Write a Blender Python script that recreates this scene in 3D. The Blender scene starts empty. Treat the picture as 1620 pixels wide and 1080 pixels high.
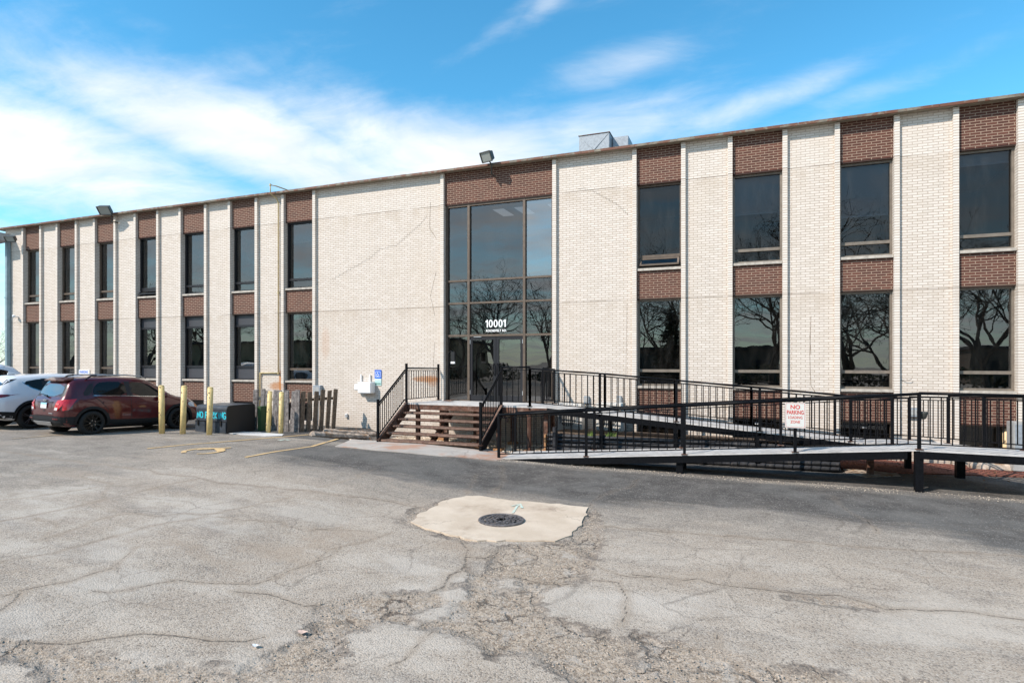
import bpy, bmesh, math, random
import numpy as np
from mathutils import Vector, Matrix
from mathutils.bvhtree import BVHTree
from mathutils import noise as mnoise
R = math.radians
random.seed(7)
sc = bpy.context.scene
COL = sc.collection

# ------------------------------------------------------------------ camera
F_, CX, CY, D, EYE = 940.0, 810.0, 571.0, 17.58, 2.44
HD = math.atan2(F_, 2410.0)            # the facade runs along +X, the camera is turned left of its normal
ES = (math.cos(HD), -math.sin(HD)); NN = (math.sin(HD), math.cos(HD))
cam = bpy.data.cameras.new("camera"); co = bpy.data.objects.new("camera", cam); COL.objects.link(co)
co.location = (0, -D, EYE); co.rotation_euler = (R(90), 0, HD)
cam.sensor_width = 36; cam.lens = 36 * F_ / 1620; cam.shift_y = 31 / 1620
cam.clip_start = .1; cam.clip_end = 2000
sc.camera = co
# ------------------------------------------------------------------ sun and sky
SUN_AZ, SUN_EL = 35, 43                # degrees left of the facade normal, elevation
sd = Vector((-math.sin(R(SUN_AZ)) * math.cos(R(SUN_EL)), -math.cos(R(SUN_AZ)) * math.cos(R(SUN_EL)), math.sin(R(SUN_EL))))
sl = bpy.data.lights.new("sun", 'SUN'); so = bpy.data.objects.new("sun", sl); COL.objects.link(so)
sl.energy = 4.2; sl.angle = R(.5); sl.color = (1, .90, .80)
so.rotation_euler = (-sd).to_track_quat('-Z', 'Y').to_euler(); so.location = (-10, -20, 30)
W = bpy.data.worlds.new("World"); sc.world = W; W.use_nodes = True
sc.view_settings.view_transform = 'Standard'; sc.view_settings.look = 'None'
sc.view_settings.exposure = .44; sc.view_settings.gamma = 1

class NT:
    """tiny node helper"""
    def __init__(s, tree): s.t = tree; s.n = tree.nodes; s.l = tree.links
    def new(s, typ, **kw):
        n = s.n.new(typ)
        for k, v in kw.items():
            if k == 'inp':
                for a, b in v.items():
                    if hasattr(b, 'is_linked') or isinstance(b, bpy.types.NodeSocket): s.l.new(b, n.inputs[a])
                    else: n.inputs[a].default_value = b
            else: setattr(n, k, v)
        return n
    def math(s, op, a, b=0., c=None, clamp=False):
        n = s.n.new('ShaderNodeMath'); n.operation = op; n.use_clamp = clamp
        for i, v in enumerate((a, b, c)):
            if v is None: continue
            if isinstance(v, bpy.types.NodeSocket): s.l.new(v, n.inputs[i])
            else: n.inputs[i].default_value = v
        return n.outputs[0]
    def mix(s, f, a, b, blend='MIX'):
        n = s.n.new('ShaderNodeMix'); n.data_type = 'RGBA'; n.blend_type = blend; n.clamp_factor = True
        for i, v in ((0, f), (6, a), (7, b)):
            if isinstance(v, bpy.types.NodeSocket): s.l.new(v, n.inputs[i])
            elif i == 0: n.inputs[0].default_value = v
            else: n.inputs[i].default_value = (*v, 1) if len(v) == 3 else v
        return n.outputs[2]
    def ramp(s, v, a, b, lo=0., hi=1., smooth=True):
        n = s.n.new('ShaderNodeMapRange'); n.interpolation_type = 'SMOOTHSTEP' if smooth else 'LINEAR'
        s.l.new(v, n.inputs[0])
        for i, x in enumerate((a, b, lo, hi)): n.inputs[i + 1].default_value = x
        return n.outputs[0]
    def noise(s, vec, scale, detail=3., rough=.55, out=0):
        n = s.n.new('ShaderNodeTexNoise'); n.inputs['Scale'].default_value = scale
        n.inputs['Detail'].default_value = detail; n.inputs['Roughness'].default_value = rough
        if vec is not None: s.l.new(vec, n.inputs['Vector'])
        return n.outputs[out]
    def vmul(s, vec, m):
        n = s.n.new('ShaderNodeVectorMath'); n.operation = 'MULTIPLY'; s.l.new(vec, n.inputs[0]); n.inputs[1].default_value = m
        return n.outputs[0]
    def vadd(s, a, b):
        n = s.n.new('ShaderNodeVectorMath'); n.operation = 'ADD'; s.l.new(a, n.inputs[0])
        if isinstance(b, bpy.types.NodeSocket): s.l.new(b, n.inputs[1])
        else: n.inputs[1].default_value = b
        return n.outputs[0]

def build_world():
    t = NT(W.node_tree); t.n.clear()
    out = t.new('ShaderNodeOutputWorld'); bg = t.new('ShaderNodeBackground')
    sky = t.new('ShaderNodeTexSky', sky_type='NISHITA', sun_disc=False)
    sky.sun_elevation = R(SUN_EL); sky.sun_rotation = R(180 + SUN_AZ)
    sky.air_density = 1.0; sky.dust_density = .3; sky.ozone_density = 2.0
    hs = t.new('ShaderNodeHueSaturation', inp={'Hue': .487, 'Saturation': 1.22, 'Value': 2.3, 'Color': sky.outputs[0]})
    blue = t.mix(1., hs.outputs[0], (.68, 1.03, 1.06), 'MULTIPLY')
    tc = t.new('ShaderNodeTexCoord').outputs['Generated']
    sp = t.new('ShaderNodeSeparateXYZ', inp={0: tc})
    az = t.math('MULTIPLY', t.math('ARCTAN2', sp.outputs[0], sp.outputs[1]), 57.2958)
    el = t.math('MULTIPLY', t.math('ARCSINE', sp.outputs[2]), 57.2958)
    # cirrus sheet mapped on a flat layer overhead
    den = t.math('MAXIMUM', t.math('ADD', sp.outputs[2], .09), .05)
    cx = t.math('DIVIDE', sp.outputs[0], den); cy = t.math('DIVIDE', sp.outputs[1], den)
    cv = t.new('ShaderNodeCombineXYZ', inp={0: cx, 1: cy, 2: 0.}).outputs[0]
    mp = t.new('ShaderNodeMapping', inp={'Vector': cv, 'Rotation': (0, 0, R(-20)), 'Scale': (.8, 1.0, 1)}).outputs[0]
    wn = t.noise(mp, .9, 3, .5, 1)
    mp2 = t.vadd(mp, t.vmul(wn, (.9, .9, 0)))
    fine = t.noise(mp2, 1.7, 11, .64)
    mp3 = t.new('ShaderNodeMapping', inp={'Vector': cv, 'Rotation': (0, 0, R(12)), 'Scale': (.8, 2.2, 1)}).outputs[0]
    streak = t.noise(t.vadd(mp3, t.vmul(wn, (.6, .6, 0))), 1.3, 8, .62)
    tex = t.math('ADD', t.math('MULTIPLY', fine, .62), t.math('MULTIPLY', streak, .38))
    def blob(px, py, wx, wy, rot, amp):
        a0 = math.degrees(math.atan((px - CX) / F_)) - math.degrees(HD)
        e0 = math.degrees(math.atan((CY - py) / F_ * math.cos(math.atan((px - CX) / F_))))
        da = t.math('SUBTRACT', az, a0); de = t.math('SUBTRACT', el, e0)
        c, s_ = math.cos(R(rot)), math.sin(R(rot))
        u = t.math('ADD', t.math('MULTIPLY', da, c / wx), t.math('MULTIPLY', de, s_ / wx))
        v = t.math('ADD', t.math('MULTIPLY', da, -s_ / wy), t.math('MULTIPLY', de, c / wy))
        q = t.math('ADD', t.math('MULTIPLY', u, u), t.math('MULTIPLY', v, v))
        return t.math('MULTIPLY', t.math('POWER', 2.718, t.math('MULTIPLY', q, -1)), amp)
    bl = [(30, 240, 16, 4.4, -3, .95), (400, 222, 18, 3.6, -9, .95), (700, 250, 17, 4.4, -6, .92), (300, 345, 24, 2.4, 0, .50), (950, 215, 11, 3.0, 6, .55),
          (1200, 165, 22, 1.5, 11, .44), (1480, 105, 14, 1.5, 10, .42), (960, 115, 9, 1.6, 9, .34), (780, 55, 9, 1.1, 30, .30), (860, 8, 4, 1.1, 30, .38),
          (215, 35, 3, 1.1, 10, .20), (20, 400, 14, 4, 0, .42), (1560, 135, 5, 1.2, 0, .18)]
    m = None
    for b in bl:
        o = blob(*b); m = o if m is None else t.math('MAXIMUM', m, o)
    # the rest of the dome (behind and above the camera) carries a looser sheet of the same cloud
    back = t.math('MULTIPLY', t.ramp(sp.outputs[1], -.25, .1, 1., 0.), t.ramp(el, 8., 42., .66, .16))
    m = t.math('MAXIMUM', m, back)
    dens = t.math('ADD', m, t.math('MULTIPLY', t.math('SUBTRACT', tex, .5), 1.75))
    f = t.math('MULTIPLY', t.ramp(dens, .06, 1.0), .97)
    horizon = t.ramp(el, -2., 13., .55, 0.)
    f = t.math('MAXIMUM', f, horizon)
    shade = t.noise(mp2, 3.1, 5, .55)
    cc = t.mix(t.ramp(shade, .3, .7), (9.4, 10.0, 10.8), (11.6, 11.7, 11.8))
    colr = t.mix(f, blue, cc)
    t.l.new(colr, bg.inputs[0]); bg.inputs[1].default_value = .075
    t.l.new(bg.outputs[0], out.inputs[0])
build_world()

# ------------------------------------------------------------------ ground heights and picture-to-place helpers
GS = [-80, -40, -20, -17.3, -12, -9.3, -6.5, -5.6, -4, -2, -1, 3.2, 10, 60]
GZ = [.55, .50, .40, .37, .31, .26, .13, .02, -.02, -.05, -.07, -.10, -.2, -.3]
def zg(s, y):
    z = np.interp(s, GS, GZ)
    w = np.clip((-8 - s) / 2.0, 0, 1) * np.clip((s + 60) / 20, 0, 1)
    z = z - .035 * np.clip(y + 6.5, 0, 6.5) * w
    bed = np.clip((y + 3.25) / .5, 0, 1) * np.clip((s + 12.2) / .6, 0, 1) * np.clip((2.6 - s) / .6, 0, 1)
    return z - bed * np.clip(z + .13, 0, 1)
def ray(px, py):
    X, V = (px - CX) / F_, (CY - py) / F_
    return ES[0] * X + ES[1], NN[0] * X + NN[1], V
def onY(px, py, y):
    a, b, v = ray(px, py); t = (D + y) / b; return Vector((a * t, y, EYE + v * t))
def onZ(px, py, z):
    a, b, v = ray(px, py); t = (z - EYE) / v; return Vector((a * t, b * t - D, z))
def gp(px, py):
    z = 0.
    for _ in range(12):
        p = onZ(px, py, z); z = float(zg(p.x, p.y))
    return Vector((p.x, p.y, z))

# ------------------------------------------------------------------ materials
MATS = {}
def pmat(name, col, rough=.6, metal=0., spec=.5, var=.0, vscale=8., bump=0., bscale=60., coat=0., dirt=None, dscale=2., dthr=(.5, .65), emis=None, ior=1.45):
    m = bpy.data.materials.new(name); m.use_nodes = True; t = NT(m.node_tree)
    b = t.n['Principled BSDF']
    b.inputs['Roughness'].default_value = rough; b.inputs['Metallic'].default_value = metal
    b.inputs['Specular IOR Level'].default_value = spec; b.inputs['Coat Weight'].default_value = coat; b.inputs['Coat Roughness'].default_value = .04
    b.inputs['IOR'].default_value = ior
    c = None
    tc = t.new('ShaderNodeTexCoord').outputs['Object']
    if var > 0:
        n = t.noise(tc, vscale, 5, .6)
        c = t.mix(t.ramp(n, .3, .7), tuple(x * (1 - var) for x in col), tuple(min(1, x * (1 + var)) for x in col))
    if dirt is not None:
        n = t.noise(tc, dscale, 7, .68)
        c = t.mix(t.ramp(n, *dthr), c if c is not None else col, dirt)
    if c is not None: t.l.new(c, b.inputs['Base Color'])
    else: b.inputs['Base Color'].default_value = (*col, 1)
    if bump > 0:
        n = t.noise(tc, bscale, 4, .6)
        bp = t.new('ShaderNodeBump', inp={'Height': n, 'Strength': bump, 'Distance': .01}); t.l.new(bp.outputs[0], b.inputs['Normal'])
    if emis: b.inputs['Emission Color'].default_value = (*emis[0], 1); b.inputs['Emission Strength'].default_value = emis[1]
    MATS[name] = m; return m

def brick_mat(name, c1, c2, mortar, width=.22, row=.0667, msize=.011, joints=False, stain=.25):
    m = bpy.data.materials.new(name); m.use_nodes = True; t = NT(m.node_tree); b = t.n['Principled BSDF']
    pos = t.new('ShaderNodeNewGeometry').outputs['Position']; sp = t.new('ShaderNodeSeparateXYZ', inp={0: pos})
    X = t.math('ADD', t.math('ADD', sp.outputs[0], sp.outputs[1]), 100.)
    wob = t.noise(pos, 9., 2, .5)
    Z = t.math('ADD', t.math('ADD', sp.outputs[2], 10.), t.math('MULTIPLY', t.math('SUBTRACT', wob, .5), .006))
    v = t.new('ShaderNodeCombineXYZ', inp={0: X, 1: Z, 2: 0.}).outputs[0]
    def br(a, bb, mo, bias=0.):
        return t.new('ShaderNodeTexBrick', offset=.5, inp={'Vector': v, 'Color1': (*a, 1), 'Color2': (*bb, 1), 'Mortar': (*mo, 1), 'Scale': 1., 'Mortar Size': msize, 'Mortar Smooth': .25, 'Bias': bias, 'Brick Width': width, 'Row Height': row})
    k = br(c1, c2, mortar)
    col = k.outputs[0]
    big = t.noise(t.vmul(pos, (1., 1., .55)), .55, 6, .62)
    warm = tuple(x * y for x, y in zip(c2, (.90, .82, .72)))
    col = t.mix(t.math('MULTIPLY', t.ramp(big, .45, .75), stain), col, warm)
    fine = t.noise(pos, 38., 4, .7)
    col = t.mix(t.math('MULTIPLY', t.ramp(fine, .35, .7), .28), col, tuple(x * .80 for x in c2))
    if joints:
        lowtop = t.math('MULTIPLY', t.ramp(sp.outputs[2], 7.60, 7.61), .09)
        col = t.mix(lowtop, col, (.74, .72, .69))
        streak = t.noise(t.vmul(pos, (6., 6., .35)), 1., 5, .65)
        st = t.math('MULTIPLY', t.ramp(streak, .55, .8), .30)
        col = t.mix(st, col, tuple(x * .62 for x in c2))
        # grime drifting down below the two shelf joints
        for z0 in (7.6, 4.24):
            dz = t.math('SUBTRACT', z0, sp.outputs[2])
            band = t.math('MULTIPLY', t.ramp(dz, .0, .02), t.ramp(dz, .05, .75, 1., 0.))
            nn = t.noise(t.vmul(pos, (2.2, 2.2, 1.)), 1.3, 5, .6)
            col = t.mix(t.math('MULTIPLY', t.math('MULTIPLY', band, t.ramp(nn, .38, .66)), .36), col, (.43, .35, .27))
            jl = t.math('MULTIPLY', t.ramp(t.math('ABSOLUTE', dz), .004, .013, 1., 0.), t.ramp(t.noise(pos, .8, 3, .5), .36, .52))
            col = t.mix(t.math('MULTIPLY', jl, .8), col, (.13, .09, .06))
        low = t.math('MULTIPLY', t.ramp(t.math('ADD', sp.outputs[2], t.math('MULTIPLY', t.math('SUBTRACT', t.noise(pos, 1.8, 6, .7), .5), 1.3)), .75, -.1, 0., 1.), .42)
        col = t.mix(low, col, (.36, .29, .22))
        # rust runs at the gas pipe elbow and the landing bolts
        for (sx, sz, wx, wz, am) in ((-16.15, 1.66, .10, .50, .9), (-16.3, 1.50, .42, .16, .75), (-9.95, 1.83, .55, .11, .75), (-14.1, 3.1, .20, .6, .22), (-9.7, 1.78, .25, .20, .5)):
            u = t.math('DIVIDE', t.math('SUBTRACT', sp.outputs[0], sx), wx); w_ = t.math('DIVIDE', t.math('SUBTRACT', sp.outputs[2], sz), wz)
            q = t.math('ADD', t.math('MULTIPLY', u, u), t.math('MULTIPLY', w_, w_))
            g = t.ramp(t.math('ADD', q, t.math('MULTIPLY', t.math('SUBTRACT', t.noise(pos, 9., 5, .7), .5), 2.2)), .1, 1.5, am, 0.)
            col = t.mix(g, col, (.42, .17, .05))
    t.l.new(col, b.inputs['Base Color']); b.inputs['Roughness'].default_value = .82; b.inputs['Specular IOR Level'].default_value = .3
    h = t.math('ADD', t.math('MULTIPLY', k.outputs['Fac'], -1.), t.math('MULTIPLY', fine, .35))
    bp = t.new('ShaderNodeBump', inp={'Height': h, 'Strength': .55, 'Distance': .006}); t.l.new(bp.outputs[0], b.inputs['Normal'])
    MATS[name] = m; return m

def glass_mat(name, tint, refl=1.0, ior=1.75, rough=.004, wave=.03):
    m = bpy.data.materials.new(name); m.use_nodes = True; t = NT(m.node_tree); t.n.clear()
    out = t.new('ShaderNodeOutputMaterial'); pos = t.new('ShaderNodeNewGeometry').outputs['Position']
    n = t.noise(pos, .9, 2, .5)
    bp = t.new('ShaderNodeBump', inp={'Height': n, 'Strength': wave, 'Distance': .1})
    gl = t.new('ShaderNodeBsdfGlossy', inp={'Color': (refl, refl, refl, 1), 'Roughness': rough, 'Normal': bp.outputs[0]})
    tr = t.new('ShaderNodeBsdfTransparent', inp={'Color': (*tint, 1)})
    dust = t.new('ShaderNodeBsdfDiffuse', inp={'Color': (.35, .33, .30, 1)})
    fr = t.new('ShaderNodeFresnel', inp={'IOR': ior})
    mx = t.new('ShaderNodeMixShader', inp={0: fr.outputs[0], 1: tr.outputs[0], 2: gl.outputs[0]})
    dn = t.ramp(t.noise(t.vmul(pos, (3, 3, .8)), 1.2, 6, .65), .4, .9, .0, .06)
    mx2 = t.new('ShaderNodeMixShader', inp={0: dn, 1: mx.outputs[0], 2: dust.outputs[0]})
    t.l.new(mx2.outputs[0], out.inputs[0]); MATS[name] = m; return m

brick_mat('white_brick', (.71, .65, .59), (.61, .55, .485), (.40, .32, .255), joints=True, msize=.0095)
brick_mat('fin_brick', (.73, .68, .62), (.66, .60, .53), (.40, .32, .26), width=60., joints=True, stain=.15)
brick_mat('brown_brick', (.125, .048, .033), (.078, .031, .023), (.33, .24, .18), stain=.1, msize=.0095)
glass_mat('glass', (.36, .39, .42), ior=2.1)
glass_mat('glass_dark', (.34, .40, .48), refl=.62)
glass_mat('glass_bright', (.25, .30, .34), refl=1., ior=3.3, wave=.01)
glass_mat('glass_car', (.05, .055, .055), ior=1.55, wave=0)
pmat('interior', (.09, .09, .10), .9)
pmat('interior_ceiling', (.22, .23, .24), .9)
pmat('bronze', (.12, .09, .068), .5, .2, var=.15)
pmat('bronze_light', (.19, .16, .13), .5, .2, var=.15)
pmat('black_frame', (.012, .012, .015), .45)
pmat('spandrel', (.055, .055, .062), .35)
pmat('sill_stone', (.42, .38, .33), .8, var=.2, dirt=(.22, .17, .12), dthr=(.6, .75))
pmat('lintel', (.05, .025, .018), .7)
pmat('fascia', (.17, .145, .11), .6, var=.3, vscale=3, dirt=(.14, .055, .03), dscale=4.5, dthr=(.44, .52))
pmat('soffit', (.27, .23, .17), .8, var=.2)
pmat('roofing', (.08, .08, .08), .9)
pmat('black_paint', (.005, .0055, .007), .5, spec=.12, var=.3, vscale=20, dirt=(.05, .022, .012), dscale=6, dthr=(.68, .74))
pmat('black_rail', (.003, .0035, .005), .45, spec=.16)
pmat('rusty_steel', (.10, .045, .028), .75, var=.5, vscale=12, dirt=(.20, .13, .10), dscale=5, dthr=(.5, .66), bump=.4)
pmat('tread_steel', (.15, .088, .062), .7, var=.35, vscale=9, dirt=(.085, .035, .022), dscale=7, dthr=(.52, .62), bump=.3)
pmat('deck_plate', (.53, .51, .49), .6, 0., var=.12, vscale=3, dirt=(.36, .35, .34), dscale=4, dthr=(.5, .7))
pmat('galvanised', (.30, .335, .37), .6, .2, var=.15, vscale=14)
pmat('lamp_body', (.06, .062, .056), .5, var=.2)
pmat('lamp_glass', (.30, .32, .30), .15)
pmat('yellow_paint', (.66, .50, .22), .5, var=.12, vscale=10, dirt=(.30, .20, .09), dscale=16, dthr=(.66, .72))
pmat('gas_yellow', (.50, .39, .19), .5, var=.2, vscale=6, dirt=(.32, .17, .07), dthr=(.6, .7))
pmat('tan_bollard', (.70, .52, .30), .6, var=.15)
pmat('pipe_blue', (.22, .31, .35), .5, var=.12)
pmat('grey_metal', (.36, .36, .35), .5, var=.1)
pmat('box_grey', (.042, .052, .066), .38, var=.25, vscale=6)
pmat('box_black', (.012, .012, .013), .5)
pmat('green_metal', (.045, .09, .035), .5)
pmat('green_bright', (.02, .17, .11), .5)
pmat('cyan_paint', (.03, .55, .68), .6)
pmat('cyan_faded', (.48, .62, .54), .8, dirt=(.55, .47, .38), dscale=18, dthr=(.45, .6))
pmat('white_plastic', (.74, .75, .76), .4, var=.04)
pmat('white_paint', (.78, .78, .76), .45)
pmat('unit_white', (.66, .64, .60), .5, var=.08)
pmat('grille_dark', (.10, .10, .10), .6)
pmat('sign_blue', (.012, .13, .60), .4)
pmat('sign_teal', (.42, .60, .58), .5)
pmat('sign_red', (.52, .055, .045), .5, var=.25, vscale=25)
pmat('sign_white', (.60, .61, .58), .35)
pmat('text_white', (.85, .85, .85), .4)
pmat('crack_line', (.20, .15, .11), .9)
pmat('wood_old', (.17, .155, .15), .85, var=.45, vscale=11, bump=.5, bscale=40, dirt=(.07, .055, .05), dscale=9, dthr=(.5, .68))
pmat('wood_brown', (.15, .115, .085), .85, var=.35, vscale=11, bump=.5, bscale=40)  # side run of the fence, its shade put into a darker brown
pmat('wood_pale', (.55, .47, .38), .8, var=.2)
pmat('log_black', (.022, .023, .027), .55, var=.5, vscale=14, bump=.4, bscale=30, dirt=(.10, .09, .085), dscale=5, dthr=(.58, .72))
pmat('log_end', (.36, .19, .09), .8, var=.3, vscale=20)
pmat('concrete_old', (.40, .33, .27), .9, var=.3, vscale=9, bump=.8, bscale=35, dirt=(.27, .17, .10), dscale=3, dthr=(.5, .62))
pmat('iron', (.13, .12, .12), .55, .3, var=.4, vscale=20)
pmat('pit', (.004, .004, .004), 1)
pmat('soil', (.12, .085, .06), .95, var=.4, vscale=14, bump=.8)
pmat('mulch', (.17, .06, .04), .95, var=.55, vscale=28, bump=1., bscale=45)
pmat('grass', (.13, .20, .035), .8, var=.3)
pmat('stone_chip', (.34, .28, .225), .9, var=.5, vscale=3.)
pmat('pebble', (.58, .48, .37), .85, var=.45, vscale=1.5)
pmat('tree_bark', (.11, .09, .072), .9, var=.3)
pmat('bud', (.16, .14, .05), .8)
pmat('needle', (.018, .035, .014), .85)
pmat('hedge', (.05, .06, .025), .85, var=.5, vscale=.8)
pmat('tan_wall', (.34, .27, .17), .85, var=.12, vscale=.5)
pmat('far_brown', (.13, .10, .075), .85)
pmat('dark_roof', (.05, .045, .045), .8)
pmat('blind', (.72, .70, .66), .8)
pmat('blind_tan', (.42, .35, .22), .8)
pmat('curtain', (.20, .09, .12), .9, var=.3, vscale=12)
pmat('litter', (.62, .45, .36), .8)
pmat('lamp_on', (.5, .5, .5), .5, emis=((.9, .95, 1), .25))
def car_paint(n, c, rough=.28, coat=1.):
    return pmat(n, c, rough, .25 if max(c) < .5 else 0., coat=coat)
car_paint('paint_red', (.078, .0035, .006), .3); car_paint('paint_white', (.72, .73, .75), .4); car_paint('paint_white_b', (.62, .66, .72), .4)
pmat('tyre', (.012, .012, .012), .8); pmat('rim_black', (.012, .012, .012), .28, .3); pmat('rim_grey', (.14, .14, .15), .3, .8)
pmat('cladding', (.016, .017, .019), .6, var=.1, spec=.25); pmat('chrome', (.7, .7, .7), .12, 1.); pmat('silver_trim', (.45, .46, .47), .3, .6)
pmat('lamp_red', (.50, .008, .012), .12, coat=1.); pmat('lamp_dark_red', (.12, .006, .01), .15, coat=1.); pmat('lamp_clear', (.6, .6, .6), .15, coat=1.); pmat('amber', (.8, .22, .02), .2, coat=1.)
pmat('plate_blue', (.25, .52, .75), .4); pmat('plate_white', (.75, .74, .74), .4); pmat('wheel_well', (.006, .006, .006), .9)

# ------------------------------------------------------------------ mesh builder
class MB:
    def __init__(s): s.v = []; s.f = []
    def add(s, vs, fs):
        o = len(s.v); s.v += [tuple(v) for v in vs]; s.f += [tuple(i + o for i in f) for f in fs]; return s
    def box(s, x0, x1, y0, y1, z0, z1):
        return s.add([(x0, y0, z0), (x1, y0, z0), (x1, y1, z0), (x0, y1, z0), (x0, y0, z1), (x1, y0, z1), (x1, y1, z1), (x0, y1, z1)],
                     [(0, 3, 2, 1), (4, 5, 6, 7), (0, 1, 5, 4), (1, 2, 6, 5), (2, 3, 7, 6), (3, 0, 4, 7)])
    def bar(s, p, q, w, h=None, up=Vector((0, 0, 1))):
        p, q = Vector(p), Vector(q); h = h or w; d = (q - p).normalized()
        a = d.cross(up)
        if a.length < 1e-4: a = Vector((1, 0, 0))
        a.normalize(); b = a.cross(d)
        vs = []
        for c in (p, q):
            for i, j in ((-1, -1), (1, -1), (1, 1), (-1, 1)): vs.append(c + a * (i * w / 2) + b * (j * h / 2))
        return s.add(vs, [(0, 1, 2, 3), (7, 6, 5, 4), (0, 4, 5, 1), (1, 5, 6, 2), (2, 6, 7, 3), (3, 7, 4, 0)])
    def tube(s, pts, r, n=8, cap=True):
        pts = [Vector(p) for p in pts]; rr = r if isinstance(r, (list, tuple)) else [r] * len(pts); o = len(s.v); pa = None
        for i, p in enumerate(pts):
            d = (pts[min(i + 1, len(pts) - 1)] - pts[max(i - 1, 0)]).normalized()
            if pa is None:
                a = d.cross(Vector((0, 0, 1)))
                if a.length < 1e-3: a = d.cross(Vector((1, 0, 0)))
            else: a = pa - d * pa.dot(d)
            a.normalize(); pa = a; b = d.cross(a)
            for k in range(n):
                t = 2 * math.pi * k / n; s.v.append(tuple(p + (a * math.cos(t) + b * math.sin(t)) * rr[i]))
        for i in range(len(pts) - 1):
            for k in range(n):
                k2 = (k + 1) % n; s.f.append((o + i * n + k, o + i * n + k2, o + (i + 1) * n + k2, o + (i + 1) * n + k))
        if cap:
            s.f.append(tuple(o + k for k in range(n - 1, -1, -1))); e = o + (len(pts) - 1) * n; s.f.append(tuple(e + k for k in range(n)))
        return s
    def lathe(s, c, axis, prof, n=24, a0=0, close=False):
        """prof: (radius, offset along axis)"""
        c = Vector(c); ax = Vector(axis).normalized(); u = ax.cross(Vector((0, 0, 1)))
        if u.length < 1e-3: u = Vector((1, 0, 0))
        u.normalize(); w = ax.cross(u); o = len(s.v)
        for r, h in prof:
            for k in range(n):
                t = 2 * math.pi * k / n; s.v.append(tuple(c + ax * h + (u * math.cos(t) + w * math.sin(t)) * r))
        m = len(prof)
        for i in range(m if close else m - 1):
            j = (i + 1) % m
            for k in range(n):
                k2 = (k + 1) % n; s.f.append((o + i * n + k, o + i * n + k2, o + j * n + k2, o + j * n + k))
        return s
    def prism(s, poly, a, b, axis=2):
        """poly of 2-D points extruded from a to b along axis"""
        def P(p, h):
            return {2: (p[0], p[1], h), 1: (p[0], h, p[1]), 0: (h, p[0], p[1])}[axis]
        n = len(poly)
        return s.add([P(p, a) for p in poly] + [P(p, b) for p in poly], [tuple(range(n - 1, -1, -1)), tuple(range(n, 2 * n))] + [(i, (i + 1) % n, n + (i + 1) % n, n + i) for i in range(n)])
    def build(s, name, mat, parent=None, smooth=False, bevel=0.):
        me = bpy.data.meshes.new(name); o = Vector((0, 0, 0)); r = parent
        while r is not None and r.parent is not None: r = r.parent
        if r is not None and not r.get('local'): o = r.location
        me.from_pydata([tuple(Vector(v) - o) for v in s.v], [], s.f)
        bm = bmesh.new(); bm.from_mesh(me)
        if len(s.f) > 1: bmesh.ops.recalc_face_normals(bm, faces=bm.faces)
        if bevel > 0:
            bmesh.ops.bevel(bm, geom=[e for e in bm.edges], offset=bevel, segments=2, affect='EDGES', clamp_overlap=True)
        bm.to_mesh(me); bm.free()
        me.materials.append(MATS[mat] if isinstance(mat, str) else mat)
        if smooth: me.shade_smooth()
        ob = bpy.data.objects.new(name, me); COL.objects.link(ob); ob.parent = parent
        return ob
def thing(name, loc, label, cat, group=None, rz=0, local=False):
    o = bpy.data.objects.new(name, None); COL.objects.link(o); o.location = loc; o.rotation_euler = (0, 0, rz); o.empty_display_size = .2
    o['label'] = label; o['category'] = cat
    if group: o['group'] = group
    if local: o['local'] = 1
    return o
def tag(o, label, cat, group=None, kind=None):
    o['label'] = label; o['category'] = cat
    if group: o['group'] = group
    if kind: o['kind'] = kind
    return o
def struct(o): o['kind'] = 'structure'; return o
def text(body, size, mat, parent, mtx, name='lettering', bold=.0, sx=1., thick=.0015):
    """real mesh lettering; mtx places the text's XY plane"""
    cu = bpy.data.curves.new('t', 'FONT'); cu.body = body; cu.size = size; cu.align_x = 'CENTER'; cu.align_y = 'CENTER'; cu.offset = bold; cu.extrude = thick; cu.resolution_u = 3
    ob = bpy.data.objects.new('t', cu); COL.objects.link(ob); dg = bpy.context.evaluated_depsgraph_get(); dg.update()
    me = bpy.data.meshes.new_from_object(ob.evaluated_get(dg)); bpy.data.objects.remove(ob); bpy.data.curves.remove(cu)
    me.transform(mtx @ Matrix.Diagonal((sx, 1, 1, 1)))
    r = parent
    while r.parent is not None: r = r.parent
    if not r.get('local'): me.transform(Matrix.Translation(-r.location))
    me.name = name; me.materials.clear(); me.materials.append(MATS[mat]); o = bpy.data.objects.new(name, me); COL.objects.link(o); o.parent = parent; return o
def face_mtx(p, rz=0., tilt=0.):   # text standing upright, read from -Y
    return Matrix.Translation(p) @ Matrix.Rotation(rz, 4, 'Z') @ Matrix.Rotation(R(90) + tilt, 4, 'X')
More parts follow.
